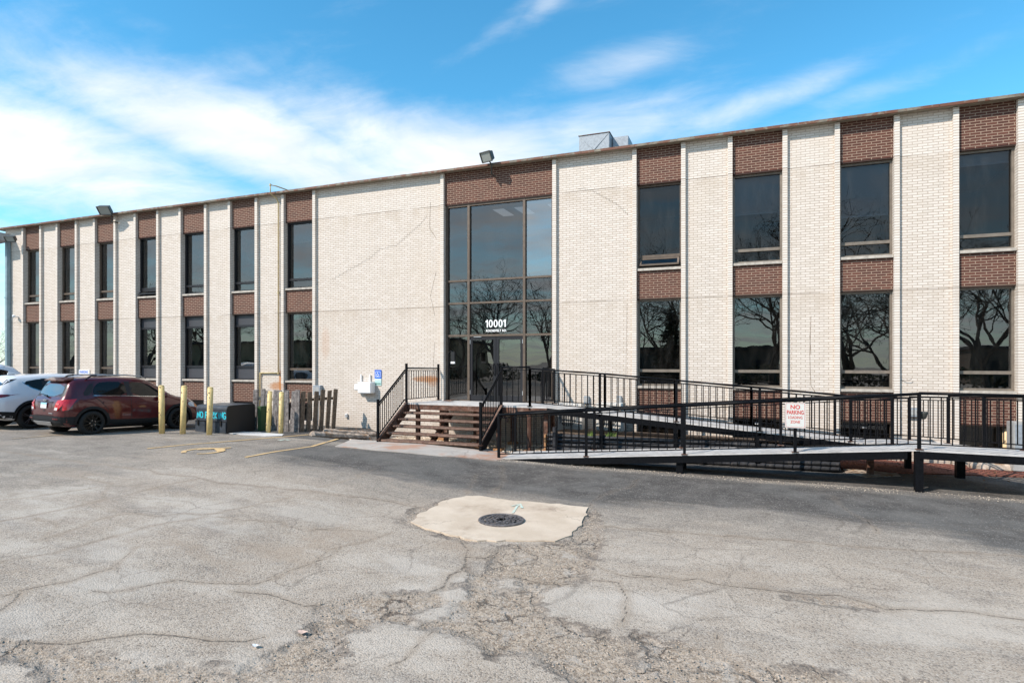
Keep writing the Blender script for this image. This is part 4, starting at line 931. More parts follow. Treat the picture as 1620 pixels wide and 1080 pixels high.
# upper ramp
ur = thing('upper_ramp', (-1.5, -1.5, 0), 'upper access ramp running down along the wall from the entrance landing', 'ramp')
RA, RB = Vector((SE, YO, ZL)), Vector((2.28, YO, .60)); YF = -.95
slab(MB(), [(RA.x + .01, YO, ZL), (RB.x, YO, .60), (RB.x, YF, .585), (RA.x + .01, YF, ZL)], .03).build('deck', 'deck_plate', ur)
m = MB(); slab(m, [(RA.x, YO + .001, ZL - .031), (RB.x, YO + .001, .569), (RB.x, YO + .07, .569), (RA.x, YO + .07, ZL - .031)], .15); slab(m, [(RA.x, YF - .07, ZL - .031), (RB.x, YF - .07, .569), (RB.x, YF - .001, .569), (RA.x, YF - .001, ZL - .031)], .15); m.build('side_channel', 'black_paint', ur)
lerp = lambda t: ZL + (.60 - ZL) * (t - SE) / (2.28 - SE) if t > SE else ZL
np_ = [-5.5, -3.54, -1.58, .36, 2.28]
for k in range(4): railing(ur, (np_[k], YO + .03, lerp(np_[k])), (np_[k + 1], YO + .03, lerp(np_[k + 1])), 12, h=1.04, posts=(k == 0, True), post_drop=.1, top_r=.022)
fp = [-5.5, -3.66, -1.74, .18, 2.10]
for k in range(4): railing(ur, (fp[k], YF - .03, lerp(fp[k])), (fp[k + 1], YF - .03, lerp(fp[k + 1])), 11, h=1.0, posts=(k > 0, True), post_drop=.1, top_r=.022)
for x_ in (-3.5, -1.6, .3): 
    for y_ in (YO + .05, YF - .05): MB().box(x_ - .05, x_ + .05, y_ - .05, y_ + .05, 0, lerp(x_) - .15).build('leg', 'black_paint', ur)
# platform where the ramps turn
pf = thing('ramp_platform', (4.2, -2.5, 0), 'wide steel platform where the two ramps turn, on square posts at the right', 'platform')
PZ = lambda s, y: .56 + (.715 - .56) * min(1, max(0, (-.95 - y) / 3.05)) + (0 if s > 3.2 else .0)
OUT = [(2.28, -.95, .585), (3.67, -.95, .56), (4.25, -1.69, .60), (4.72, -2.29, .63), (5.20, -2.9, .66), (5.95, -3.55, .69), (6.1, -4.0, .70), (3.17, -4.0, .725), (3.0, -2.8, .67), (2.45, -2.8, .66), (2.28, -2.15, .60)]
m = MB(); n = len(OUT); cxy = (3.6, -2.4, .655)
vs = [cxy] + OUT + [(a, b_, c_ - .03) for a, b_, c_ in [cxy] + OUT]
m.add(vs, [(0, 1 + i, 1 + (i + 1) % n) for i in range(n)] + [(n + 1, n + 2 + (i + 1) % n, n + 2 + i) for i in range(n)] + [(1 + i, n + 2 + i, n + 2 + (i + 1) % n, 1 + (i + 1) % n) for i in range(n)]).build('deck', 'deck_plate', pf)
m = MB()
for i in range(n):
    if i in (7, 8, 10): continue
    a, b_ = Vector(OUT[i]), Vector(OUT[(i + 1) % n]); m.bar(a - Vector((0, 0, .105)), b_ - Vector((0, 0, .105)), .05, .145)
m.build('edge_channel', 'black_paint', pf)
for x_, y_, w_, mt in ((3.17, -3.93, .135, 'black_paint'), (2.64, -2.25, .13, 'rusty_steel'), (3.60, -1.15, .13, 'black_paint'), (4.42, -1.86, .16, 'black_paint'), (5.0, -3.9, .16, 'rusty_steel')):
    MB().box(x_ - w_ / 2, x_ + w_ / 2, y_ - w_ / 2, y_ + w_ / 2, H(x_, y_) - .05, PZ(x_, y_) - .032).build('leg', mt, pf)
rp_ = [(2.10, -.98, .585), (3.67, -.98, .56), (4.25, -1.70, .60), (4.72, -2.29, .63), (5.20, -2.88, .66), (5.9, -3.5, .69)]
for k, nn_ in enumerate((9, 8, 6, 6, 6)): railing(pf, rp_[k], rp_[k + 1], nn_, h=1.0 + .03 * min(k, 2), posts=(k > 0, False), post_drop=.02, top_r=.02)
railing(pf, (3.17, -3.97, .725), (4.79, -3.97, .712), 9, h=1.09, posts=(True, False), post_drop=.05, top_r=.028)
railing(pf, (4.79, -3.97, .712), (6.1, -3.97, .70), 7, h=1.09, posts=(False, True), post_drop=.05, top_r=.028)
railing(pf, (2.28, YO + .02, .60), (2.95, -2.83, .67), 6, h=1.02, posts=(False, True), post_drop=.02, top_r=.02, ext1=.1)
# lower ramp
lr = thing('lower_ramp', (-1.3, -3.4, 0), 'long lower access ramp with black balusters rising from the sidewalk to the right', 'ramp')
YA, YI = -4.0, -2.8; LA, LB = -5.72, 3.17
zr_ = lambda s: .02 + (.725 - .02) * (s - LA) / (LB - LA)
slab(MB(), [(LA, YA, .03), (LB - .004, YA, .725), (3.0, YI, .665), (LA, YI, .035)], .025).build('deck', 'deck_plate', lr)
m = MB(); 
for y0 in (YA + .001, YI - .06): slab(m, [(LA + .02, y0, .004), (LB - .2, y0, zr_(LB - .2) - .028), (LB - .2, y0 + .055, zr_(LB - .2) - .028), (LA + .02, y0 + .055, .004)], .155)
m.build('side_channel', 'black_paint', lr)
ap = [-5.66, -3.44, -1.22, .99, 3.17]
for k in range(4): railing(lr, (ap[k], YA + .03, zr_(ap[k])), (ap[k + 1], YA + .03, zr_(ap[k + 1])), 12, h=1.08, posts=(True, False), post_drop=.02, top_r=.03)
ip = [-5.66, -3.52, -1.38, .78, 2.93]
for k in range(4): railing(lr, (ip[k], YI - .03, zr_(ip[k])), (ip[k + 1], YI - .03, zr_(ip[k + 1]) - .02 * (k == 3)), 11, h=1.05, posts=(True, False), post_drop=.02, top_r=.02, r_b=.008)
for x_ in (-1.33,): MB().box(x_ - .07, x_ + .07, YA + .06, YA + .2, H(x_, YA) - .1, zr_(x_) - .02).build('leg', 'black_paint', lr); MB().box(x_ - .06, x_ + .06, YI - .2, YI - .07, H(x_, YI) - .1, zr_(x_) - .02).build('leg', 'black_paint', lr)
# sign on the outer rail
c = onY(1258, 656.5, -4.03); sg = thing('no_parking_sign', (c.x, -4.03, c.z), 'white and red NO PARKING LOADING ZONE sign fixed to the lower ramp rail', 'sign')
w_, h_ = .192, .262
pr_ = []
for (sx, sz, a0) in ((1, 1, 0), (-1, 1, 90), (-1, -1, 180), (1, -1, 270)):
    for a in (0, 30, 60, 90): pr_.append((c.x + sx * (w_ - .02) + .02 * math.cos(R(a0 + a)), c.z + sz * (h_ - .02) + .02 * math.sin(R(a0 + a))))
MB().prism(pr_, -4.046, -4.04, 1).build('plate', 'sign_white', sg)
b_ = MB(); k = [((q[0] - c.x) * .93 + c.x, (q[1] - c.z) * .95 + c.z) for q in pr_]; k2 = [((q[0] - c.x) * .90 + c.x, (q[1] - c.z) * .93 + c.z) for q in pr_]; n = len(k)
b_.add([(q[0], -4.0475, q[1]) for q in k] + [(q[0], -4.0475, q[1]) for q in k2], [(i, (i + 1) % n, n + (i + 1) % n, n + i) for i in range(n)]); b_.build('border', 'sign_red', sg)
for s_, dz, sz, bo, kx in (('NO', .166, .118, .003, 1.0), ('PARKING', .056, .115, .003, .66), ('LOADING', -.047, .078, .001, .78), ('ZONE', -.138, .078, .001, .84)): text(s_, sz, 'sign_red', sg, face_mtx((c.x, -4.0475, c.z + dz)), 'lettering', bo, kx)
MB().box(c.x - .03, c.x + .03, -4.035, -3.99, .56, 1.6).build('post', 'black_paint', sg)
c = onY(1460, 656, -3.9); o = MB(); o.lathe((c.x, -3.86, c.z), (0, 0, 1), [(0, -.09), (.05, -.085), (.075, -.05), (.09, .03), (.095, .06), (0, .06)], 14); o = o.build('rail_lamp', 'lamp_body', None, smooth=True); tag(o, 'dark rounded lamp head clamped to the corner rail post of the platform', 'lamp')
# card reader pedestal
c = onZ(710, 634, ZL); o = thing('card_reader', (c.x, c.y, ZL), 'gooseneck card reader post standing on the landing left of the doors', 'card reader')
MB().tube([(c.x, c.y, ZL), (c.x, c.y, ZL + 1.42), (c.x + .02, c.y - .02, ZL + 1.5), (c.x + .10, c.y - .06, ZL + 1.55), (c.x + .18, c.y - .08, ZL + 1.54)], .025, 10).build('pole', 'black_paint', o, smooth=True)
MB().box(c.x - .13, c.x + .13, c.y - .1, c.y + .1, ZL, ZL + .03).build('base_plate', 'rusty_steel', o)
MB().box(c.x + .14, c.x + .28, c.y - .15, c.y - .08, ZL + 1.24, ZL + 1.54).build('reader', 'box_black', o, bevel=.01); MB().box(c.x + .145, c.x + .275, c.y - .152, c.y - .1, ZL + 1.17, ZL + 1.235).build('label', 'white_plastic', o)
# ------------------------------------------------------------------ timber log wall, its bed and the condensers
bed = MB(); slab(bed, [(-4.95, -2.0, .50), (2.05, -2.0, .44), (2.05, 0, .30), (-4.95, 0, .40)], .7); struct(bed.build('raised_bed', 'soil'))
lw = thing('log_wall', (-1.5, -2.36, 0), 'low retaining wall of black round timbers stacked between the two ramps', 'retaining wall')
for k in range(5):
    z = -.06 + k * .118; rg = random.Random(k)
    xs = [-5.02, -2.7 + rg.uniform(-.3, .3), -.3 + rg.uniform(-.3, .3), 2.08 - .12 * (k > 2)]
    for a, b_ in zip(xs[:-1], xs[1:]):
        MB().tube([(a + .01, -2.08 + k * .012, z + rg.uniform(-.004, .004)), ((a + b_) / 2, -2.08 + k * .012, z + rg.uniform(-.006, .006)), (b_ - .01, -2.08 + k * .012, z + rg.uniform(-.004, .004))], .058, 12).build('log', 'log_black', lw, smooth=False)
    MB().tube([(-4.98 + .01 * k, -2.0, z + .01), (-4.98 + .01 * k, -1.3, z + .01)], .056, 12).build('log', 'log_black', lw)
for x_ in (-4.98,): MB().box(x_ - .10, x_ - .05, -2.16, -2.02, -.12, .44).build('end_board', 'log_end', lw)
c = onY(877.5, 690, -2.24); MB().tube([(c.x, -2.22, -.15), (c.x, -2.22, .66)], .065, 14).build('stake', 'log_black', lw)
for i, (x0, x1) in enumerate(((881, 924), (943, 989))):
    a, b_ = onY(x0, 670, -.42).x, onY(x1, 670, -.2).x; zb = onY(x0, 680, -.42).z; zt = zb + .80
    u = thing('condenser_unit', ((a + b_) / 2, -.5, .4), ('pale outdoor condenser unit standing nearer the doors under the upper ramp', 'pale outdoor condenser unit standing further right under the upper ramp')[i], 'air conditioner', 'condenser units under the ramp')
    MB().box(a, b_, -.42, -.06, zb, zt).build('casing', 'unit_white', u, bevel=.015)
    gm = MB().lathe(((a * .58 + b_ * .42), -.425, (zb + zt) / 2), (0, -1, 0), [(.27, 0), (.27, .012), (.0, .012)], 24); gm.build('fan_grille', 'grille_dark', u)
    gs = MB()
    for k in range(9): xx = a * .58 + b_ * .42 - .26 + k * .065; gs.box(xx, xx + .012, -.445, -.437, zb + .1, zt - .1)
    gs.build('guard', 'unit_white', u)
    for xx in (a + .08, b_ - .16): MB().box(xx, xx + .1, -.42, -.08, .30, zb).build('foot', 'wood_pale', u)
def tuft(px, py, n, label, y=None, hgt=.12):
    c = onY(px, py, y) if y is not None else gp(px, py); b_ = MB(); rg = random.Random(px)
    for _ in range(n):
        a = rg.random() * 6.28; r = rg.random() * .14; x_, y_ = c.x + r * math.cos(a), c.y + r * math.sin(a) * .6; h_ = hgt * rg.uniform(.5, 1.1); l = Vector((rg.gauss(0, .04), rg.gauss(0, .04), h_)); w = .006
        b_.add([(x_ - w, y_, c.z), (x_ + w, y_, c.z), (x_ + l.x, y_ + l.y, c.z + l.z)], [(0, 1, 2)])
    tag(b_.build('grass_tuft', 'grass'), label, 'grass tuft', 'grass tufts in the beds')
tuft(935, 689, 60, 'left grass tuft sprouting above the black logs', -2.35, .13); tuft(967, 690, 60, 'right grass tuft sprouting above the black logs', -2.35, .12)
tuft(1492, 733, 70, 'grass tuft at the back of the red mulch, left one', None, .2); tuft(1506, 735, 50, 'grass tuft beside the platform leg in the red mulch', None, .2); tuft(1540, 733, 50, 'weeds growing by the broken concrete kerb at right', None, .15)
# ------------------------------------------------------------------ bollards, kerbs, fence, cabinets
def bollard(bx, by, tx, ty, label, mat='yellow_paint', r=.078, group='yellow bollards guarding the wall', y=None):
    b0 = gp(bx, by) if y is None else onY(bx, by, y); t0 = onY(tx, ty, b0.y); hgt = t0.z - b0.z; o = thing('bollard', b0, label, 'bollard', group); top = Vector((t0.x, b0.y, t0.z))
    a = b0 - Vector((0, 0, .15)); d = (top - b0)
    MB().tube([a, b0 + d * .97], r, 18).build('post', mat, o, smooth=True); MB().tube([b0 + d * .965, b0 + d * .985, b0 + d * .997, b0 + d], [r * 1.0, r * .92, r * .6, r * .1], 18).build('cap', mat, o, smooth=True)
    s_ = MB(); rg = random.Random(bx)
    for _ in range(9):
        f = rg.random(); a_ = rg.uniform(-2.2, -.9); c_ = b0 + d * f; sz = rg.uniform(.006, .016); cc = c_ + Vector((math.cos(a_), math.sin(a_), 0)) * (r + .0005); s_.box(cc.x - sz, cc.x + sz, cc.y - .003, cc.y + .003, cc.z - sz, cc.z + sz * 1.5)
    s_.build('chip', 'crack_line', o); return o
bollard(256.2, 679, 255.4, 609, 'yellow bollard in front of the door mirror of the dark red car', y=-5.0); bollard(289, 681.5, 291.5, 609.5, 'yellow bollard at the front wheel of the dark red car', y=-4.75); bollard(331, 684.5, 333, 611.7, 'yellow bollard in front of the graffitied grey box', y=-4.5)
bollard(424, 684.6, 427.2, 618.2, 'yellow bollard leaning slightly at the left of the wooden fence', r=.07); bollard(444.2, 685.4, 445.4, 619.4, 'yellow bollard before the middle of the wooden fence', r=.07)
bollard(1591, 739, 1591, 665, 'peach yellow bollard behind the platform at the far right', 'tan_bollard', .1)
def kerb(pts, w, h, name, label, seed, mat='concrete_old'):
    P = [gp(*p) for p in pts]; d = (P[-1] - P[0]); L = d.length; d.normalize(); nn = Vector((-d.y, d.x, 0)); n = 26; b_ = MB(); rg = random.Random(seed); m = 10
    for i in range(n + 1):
        c_ = P[0] + (P[-1] - P[0]) * i / n; k = 1 if 0 < i < n else .55
        for j in range(m):
            a = math.pi * 2 * j / m; q = c_ + nn * (math.cos(a) * w / 2 * k * rg.uniform(.88, 1.08)); zz = max(-.04, math.sin(a) * h * k * rg.uniform(.85, 1.08)) ; b_.v.append((q.x + d.x * rg.uniform(-.02, .02), q.y, c_.z + zz + .02))
    for i in range(n):
        for j in range(m): j2 = (j + 1) % m; b_.f.append((i * m + j, i * m + j2, (i + 1) * m + j2, (i + 1) * m + j))
    b_.f.append(tuple(range(m))); b_.f.append(tuple(n * m + j for j in range(m))); o = b_.build(name, mat); tag(o, label, 'kerb', 'worn concrete kerbs'); return o
kerb([(491, 689), (535, 691), (584, 693.5)], .26, .13, 'wheel_stop', 'weathered rusty wheel stop lying between the fence and the stairs', 1)
kerb([(512, 683), (560, 686), (596, 690)], .2, .10, 'wheel_stop', 'second broken wheel stop lying close against the cream wall', 2)
kerb([(1533, 741), (1580, 743), (1700, 750)], .35, .16, 'concrete_kerb', 'broken end of a concrete kerb under the right side of the platform', 3)
# wooden fence
fy = -2.45; fx0, fx1 = onY(401, 650, fy).x, onY(470, 650, fy).x
fn = thing('wooden_fence', ((fx0 + fx1) / 2, fy, .1), 'ramshackle grey wooden fence with leaning slats behind two yellow bollards', 'fence')
rg = random.Random(5)
def slat(x, y, w, hgt, lean, along, mat):
    z0 = H(x, y) - .03; b_ = MB(); t = .02
    if along: b_.add([(x - w / 2, y - t, z0), (x + w / 2, y - t, z0), (x + w / 2, y + t, z0), (x - w / 2, y + t, z0), (x - w / 2 + lean, y - t, z0 + hgt), (x + w / 2 + lean, y - t, z0 + hgt + rg.uniform(-.03, .02)), (x + w / 2 + lean, y + t, z0 + hgt), (x - w / 2 + lean, y + t, z0 + hgt)], [(0, 3, 2, 1), (4, 5, 6, 7), (0, 1, 5, 4), (1, 2, 6, 5), (2, 3, 7, 6), (3, 0, 4, 7)])
    else: b_.add([(x - t, y - w / 2, z0), (x + t, y - w / 2, z0), (x + t, y + w / 2, z0), (x - t, y + w / 2, z0), (x - t + lean, y - w / 2, z0 + hgt), (x + t + lean, y - w / 2, z0 + hgt + rg.uniform(-.02, .03)), (x + t + lean, y + w / 2, z0 + hgt), (x - t + lean, y + w / 2, z0 + hgt)], [(0, 3, 2, 1), (4, 5, 6, 7), (0, 1, 5, 4), (1, 2, 6, 5), (2, 3, 7, 6), (3, 0, 4, 7)])
    b_.build('slat', mat, fn, bevel=.004)
zft = onY(436, 617, fy).z
for k in range(7):
    x = fx0 + (fx1 - fx0) * (k + .25) / 6.9; hg = zft - H(x, fy) + .03 + rg.uniform(-.03, .03); slat(x, fy - .03 + .05 * (k % 2), .16 if k % 3 else .19, hg, rg.uniform(.0, .10), True, 'wood_old')
slat(fx1 + .02, fy - .04, .19, zft - H(fx1, fy) + .05, .03, True, 'wood_old')
for k in range(6):
    y = fy + .15 + k * .29; x = fx1 + .04 + k * .02; slat(x, y, .19, zft - H(x, y) - .02 + rg.uniform(-.03, .03), .10 + rg.uniform(-.03, .03), False, 'wood_brown')
z1_ = zft - .28; MB().bar((fx0, fy + .06, z1_), (fx1 - .1, fy + .06, z1_ - .05), .04, .09).build('rail', 'wood_pale', fn); MB().bar((fx0 + .6, fy + .06, .28), (fx1 - .05, fy + .06, .20), .04, .1).build('rail', 'wood_pale', fn)
MB().bar((fx1, fy + .1, z1_ - .03), (fx1 + .14, -.80, z1_ - .05), .04, .09).build('rail', 'wood_brown', fn); MB().bar((fx1, fy + .1, .22), (fx1 + .12, -.80, .05), .04, .09).build('rail', 'wood_brown', fn)
# graffitied cabinet
g0 = gp(309.5, 682); cabz = H(g0.x, g0.y) - .03
gx1 = onY(358.5, 682, g0.y).x; gd = 1.12; zt = onY(335, 641, g0.y).z
cb = thing('utility_cabinet', (g0.x, g0.y, cabz), 'low blue grey utility cabinet sprayed NO PARKING in cyan', 'utility cabinet')
zm_ = cabz + (zt - cabz) * .42
pf_ = [(g0.y, cabz), (g0.y + gd, cabz), (g0.y + gd, zt - .05), (g0.y + gd - .06, zt), (g0.y + .10, zt), (g0.y + .04, zt - .03), (g0.y + .015, zt - .09)]
MB().prism(pf_, g0.x, gx1 - .004, 0).build('body', 'box_grey', cb, bevel=.015); MB().prism([(y_ * 1.0, z_) for y_, z_ in pf_], gx1 - .003, gx1 + .004, 0).build('side_panel', 'box_black', cb)  # right side coloured black: the shade on that face is painted in
MB().box(g0.x + .01, gx1 - .01, g0.y - .028, g0.y - .006, cabz + .02, zm_).build('door', 'box_grey', cb, bevel=.006); MB().bar((g0.x + .01, g0.y - .03, zm_ + .012), (gx1 - .01, g0.y - .03, zm_ + .012), .02).build('seam', 'box_black', cb)
for fx in (.12, .85): xx = g0.x + (gx1 - g0.x) * fx; MB().box(xx - .025, xx + .025, g0.y - .06, g0.y - .015, zm_ - .12, zm_ + .04).build('latch', 'box_black', cb)
def spray(strokes, x0, z0, k, y, w):
    b_ = MB()
    for s_ in strokes:
        for a, c_ in zip(s_[:-1], s_[1:]): b_.bar((x0 + a[0] * k, y, z0 + a[1] * k), (x0 + c_[0] * k, y, z0 + c_[1] * k), .004, w, up=Vector((0, 0, 1))) if abs(a[1] - c_[1]) < abs(a[0] - c_[0]) else b_.add([(x0 + a[0] * k - w / 2, y, z0 + a[1] * k), (x0 + a[0] * k + w / 2, y, z0 + a[1] * k), (x0 + c_[0] * k + w / 2, y, z0 + c_[1] * k), (x0 + c_[0] * k - w / 2, y, z0 + c_[1] * k)], [(0, 1, 2, 3)])
    return b_
GLY = {'N': [[(0, 0), (.15, 1), (.45, .05), (.6, 1.05)]], 'O': [[(.1, .1), (0, .8), (.3, 1), (.55, .75), (.5, .15), (.1, .1)]], 'P': [[(.05, 0), (.1, 1), (.5, .9), (.5, .55), (.1, .5)]], 'A': [[(0, 0), (.25, 1), (.5, 0)], [(.08, .4), (.45, .35)]],
       'R': [[(0, 0), (.05, 1), (.45, .9), (.4, .55), (.05, .5), (.5, 0)]], 'K': [[(.05, 0), (.05, 1)], [(.5, 1), (.08, .45), (.5, .02)]], 'I': [[(.15, .02), (.2, .95)]], 'G': [[(.5, .85), (.2, 1), (0, .5), (.15, 0), (.5, .1), (.5, .45), (.28, .42)]]}
wd = gx1 - g0.x; x_ = g0.x + .05; gsz = .20
for ch in 'NO PARKING':
    if ch == ' ': x_ += wd * .05; continue
    spray(GLY[ch], x_, zm_ + .09, gsz, g0.y - .002 + .010, .030).build('graffiti', 'cyan_paint', cb); x_ += wd * (.105 if ch != 'I' else .06)
g1 = gp(407, 681.5); 
o = MB().box(gx1 + .02, gx1 + .16, g0.y + 1.2, g0.y + 1.7, cabz - .1, zt - .10).build('green_cabinet', 'green_metal', None, bevel=.01); tag(o, 'dull green transformer box squeezed between the grey cabinet and the fence', 'utility cabinet')
gb = onY(417, 655, -1.7); o = MB(); o.bar((gb.x - .02, -1.7, H(gb.x, -1.7)), (gb.x + .12, -1.7, 1.35), .10, .06, up=Vector((0, 1, 0))); o = o.build('green_pipe', 'green_bright'); tag(o, 'bright green plastic pipe leaning behind the wooden fence slats', 'plastic pipe')
c = onY(1603.5, 738, -.62); o = thing('grey_cabinet', c, 'light grey metal cabinet at the right edge of the photo behind the rail', 'utility cabinet')
zt_ = onY(1610, 668, c.y).z; MB().box(c.x, c.x + .9, c.y, c.y + .4, c.z - .1, zt_).build('case', 'grey_metal', o, bevel=.01); MB().box(c.x + .03, c.x + .87, c.y - .012, c.y, c.z + .08, zt_ - .05).build('door', 'galvanised', o)
# litter
for (px, py, lab, r) in ((479, 1002, 'curled dry brown leaf lying on the broken asphalt', .045), (405, 1023.5, 'small white bottle cap lying on the asphalt', .03), (580, 906, 'tiny orange leaf scrap left of the broken patch', .012)):
    c = gp(px, py); b_ = MB(); n = 9
    b_.add([(c.x, c.y, c.z + .012)] + [(c.x + r * math.cos(k * 6.283 / n) * (1.3 if k % 2 else 1), c.y + r * .7 * math.sin(k * 6.283 / n), c.z + .014 + .012 * abs(math.cos(k * 6.283 / n))) for k in range(n)], [(0, 1 + k, 1 + (k + 1) % n) for k in range(n)]); o = b_.build('litter', 'litter' if r != .03 else 'white_plastic'); tag(o, lab, 'litter')
# ------------------------------------------------------------------ parked cars (local space: x forward from the rear axle, y to the left, z up)
def ip_(tab, x):
    xs = [t[0] for t in tab]; return [float(np.interp(x, xs, [t[k] for t in tab])) for k in range(1, len(tab[0]))]
def smooth_poly(P, it=2):
    for _ in range(it):
        Q = []
        for i in range(len(P)):
            a, b = P[i], P[(i + 1) % len(P)]; Q += [(a[0] * .75 + b[0] * .25, a[1] * .75 + b[1] * .25), (a[0] * .25 + b[0] * .75, a[1] * .25 + b[1] * .75)]
        P = Q
    return P
def make_car(spec, loc, rz, label, group='cars parked nose in along the wall', zt=0.):
    car = thing('parked_car', loc, label, 'car', group, rz, local=True); car.rotation_euler = (0, R(spec.get('pitch', 0)), rz)
    car.rotation_mode = 'XYZ'
    T = spec['sec']; wb, tr, rw = spec['wb'], spec['tr'], spec['rw']
    xs = np.unique(np.round(np.concatenate([[t[0] for t in T], np.arange(T[0][0], T[-1][0], .09)]), 3)); rows = []
    for x in xs:
        zb, zbelt, zr, ws, wm, wbt, wr = ip_(T, x); mid = (zb + zbelt) / 2
        pts = [(0, zb), (ws * .8, zb), (ws, zb + .05), (wm * .985, zb + (zbelt - zb) * .28), (wm, zb + (zbelt - zb) * .55), (wm * .992, zb + (zbelt - zb) * .8), (wbt, zbelt)]
        g = zr - zbelt; pts += [(wbt + (wr - wbt) * .5, zbelt + g * .45), (wr, zbelt + g * .80), (wr - .075, zbelt + g * .94), (wr - .22 if wr > .3 else wr * .5, zr), (0, zr + .018)]
        rows.append([(x, -a, z) for a, z in pts] + [(x, a, z) for a, z in reversed(pts[1:-1])])
    n = len(rows[0]); b = MB(); b.v = [v for r in rows for v in r]
    for i in range(len(rows) - 1):
        for k in range(n): k2 = (k + 1) % n; b.f.append((i * n + k, i * n + k2, (i + 1) * n + k2, (i + 1) * n + k))
    b.f.append(tuple(range(n))); b.f.append(tuple((len(rows) - 1) * n + k for k in range(n - 1, -1, -1)))
    body = b.build('body', spec['paint'], car, smooth=True)
    sub = body.modifiers.new('s', 'SUBSURF'); sub.levels = 1; sub.render_levels = 1
    cut = []
    for xw in (0, wb):
        for sgn in (-1, 1):
            c_ = MB().lathe((xw, sgn * (tr / 2 + .32), rw), (0, 1, 0), [(0, -.48), (rw + .065, -.48), (rw + .065, .48), (0, .48)], 40).build('cut', 'wheel_well', None); c_.parent = None; c_.location = (0, 0, 0); cut.append(c_)
    tmp = bpy.data.objects.new('tmpbody', body.data); COL.objects.link(tmp); ts = tmp.modifiers.new('s', 'SUBSURF'); ts.levels = 1
    for c_ in cut: bo = tmp.modifiers.new('b', 'BOOLEAN'); bo.operation = 'DIFFERENCE'; bo.object = c_; bo.solver = 'EXACT'
    dg = bpy.context.evaluated_depsgraph_get(); dg.update(); me = bpy.data.meshes.new_from_object(tmp.evaluated_get(dg)); me.name = 'body'
    ts_only = None
    bpy.data.objects.remove(tmp)
    for c_ in cut: bpy.data.objects.remove(c_)
    # uncut surface for projecting the trim
    dg.update(); full = bpy.data.meshes.new_from_object(body.evaluated_get(dg)); fb = bmesh.new(); fb.from_mesh(full); bvh = BVHTree.FromBMesh(fb)
    body.modifiers.clear(); body.data = me; me.shade_smooth()
    if len(me.materials) == 0: me.materials.append(MATS[spec['paint']])
    for m_ in list(me.materials)[1:]: pass
    body['local'] = 1
    # wells inherit the cutter's slot: the inside faces look dark
    if len(me.materials) < 2: me.materials.append(MATS['wheel_well'])
    for p in me.polygons:
        c_ = p.center
        for xw in (0, wb):
            if math.hypot(c_.x - xw, c_.z - rw) < rw + .075 and (abs(c_.y) < .70 or math.hypot(p.normal.x, p.normal.z) > .9) and c_.z > .1: p.material_index = 1
    try: me.set_sharp_from_angle(angle=R(38))
    except Exception: pass
    def patch(name, poly, mat, side=-1, view='side', off=.004, grid=.07, parent=None, th=0.):
        bm = bmesh.new()
        vs = [bm.verts.new((p[0], 0, p[1])) for p in poly]; bm.faces.new(vs)
        P = np.array(poly); lo, hi = P.min(0), P.max(0)
        for ax in (0, 1):
            c_ = lo[ax] + grid
            while c_ < hi[ax]:
                nrm = Vector((1, 0, 0)) if ax == 0 else Vector((0, 0, 1)); bmesh.ops.bisect_plane(bm, geom=bm.verts[:] + bm.edges[:] + bm.faces[:], plane_co=nrm * c_, plane_no=nrm); c_ += grid
        bad = []
        for v in bm.verts:
            if view == 'side': o_, d_ = Vector((v.co.x, side * 3, v.co.z)), Vector((0, -side, 0))
            elif view == 'rear': o_, d_ = Vector((-4, v.co.x, v.co.z)), Vector((1, 0, 0))
            else: o_, d_ = Vector((9, v.co.x, v.co.z)), Vector((-1, 0, 0))
            h_ = bvh.ray_cast(o_, d_)
            if h_[0] is None:
                near = bvh.find_nearest(Vector((v.co.x, side * .8, v.co.z)) if view == 'side' else Vector((-.8, v.co.x, v.co.z))); q, nn = near[0], near[1]
            else: q, nn = h_[0], h_[1]
            v.co = q + (-d_) * off * .4 + nn * off
        if th > 0:
            ex = bmesh.ops.extrude_face_region(bm, geom=bm.faces[:]); dd = Vector((0, side, 0)) if view == 'side' else Vector((-1, 0, 0))
            for v in [g for g in ex['geom'] if isinstance(g, bmesh.types.BMVert)]: v.co += dd * th
        bmesh.ops.recalc_face_normals(bm, faces=bm.faces)
        m2 = bpy.data.meshes.new(name); bm.to_mesh(m2); bm.free(); m2.materials.append(MATS[mat]); 
        if th == 0: m2.shade_smooth()
        o_ = bpy.data.objects.new(name, m2); COL.objects.link(o_); o_.parent = parent or car; return o_
    for sgn in (-1, 1):
        for nm, poly, mat in spec['side']: patch(nm, poly, mat, sgn)
        for nm, poly, mat, th in spec.get('side_th', []): patch(nm, poly, mat, sgn, off=.001, th=th)
        for nm, xw in (('arch', 0), ('arch', wb)):
            A = [(xw + (rw + .06) * math.cos(R(a)), rw + (rw + .06) * math.sin(R(a))) for a in range(-12, 193, 9)]; B = [(xw + (rw + .06 + spec['arch_w']) * math.cos(R(a)), rw + (rw + .06 + spec['arch_w']) * math.sin(R(a))) for a in range(192, -13, -9)]
            o_ = patch('wheel_arch_trim', A + B, spec['arch_mat'], sgn, off=.010, grid=.2)
    for nm, poly, mat, off, th in spec['rear']: patch(nm, poly, mat, view='rear', off=off, th=th, grid=.08)
    for nm, poly, mat, off, th in spec.get('front', []): patch(nm, poly, mat, view='front', off=off, th=0, grid=.08)
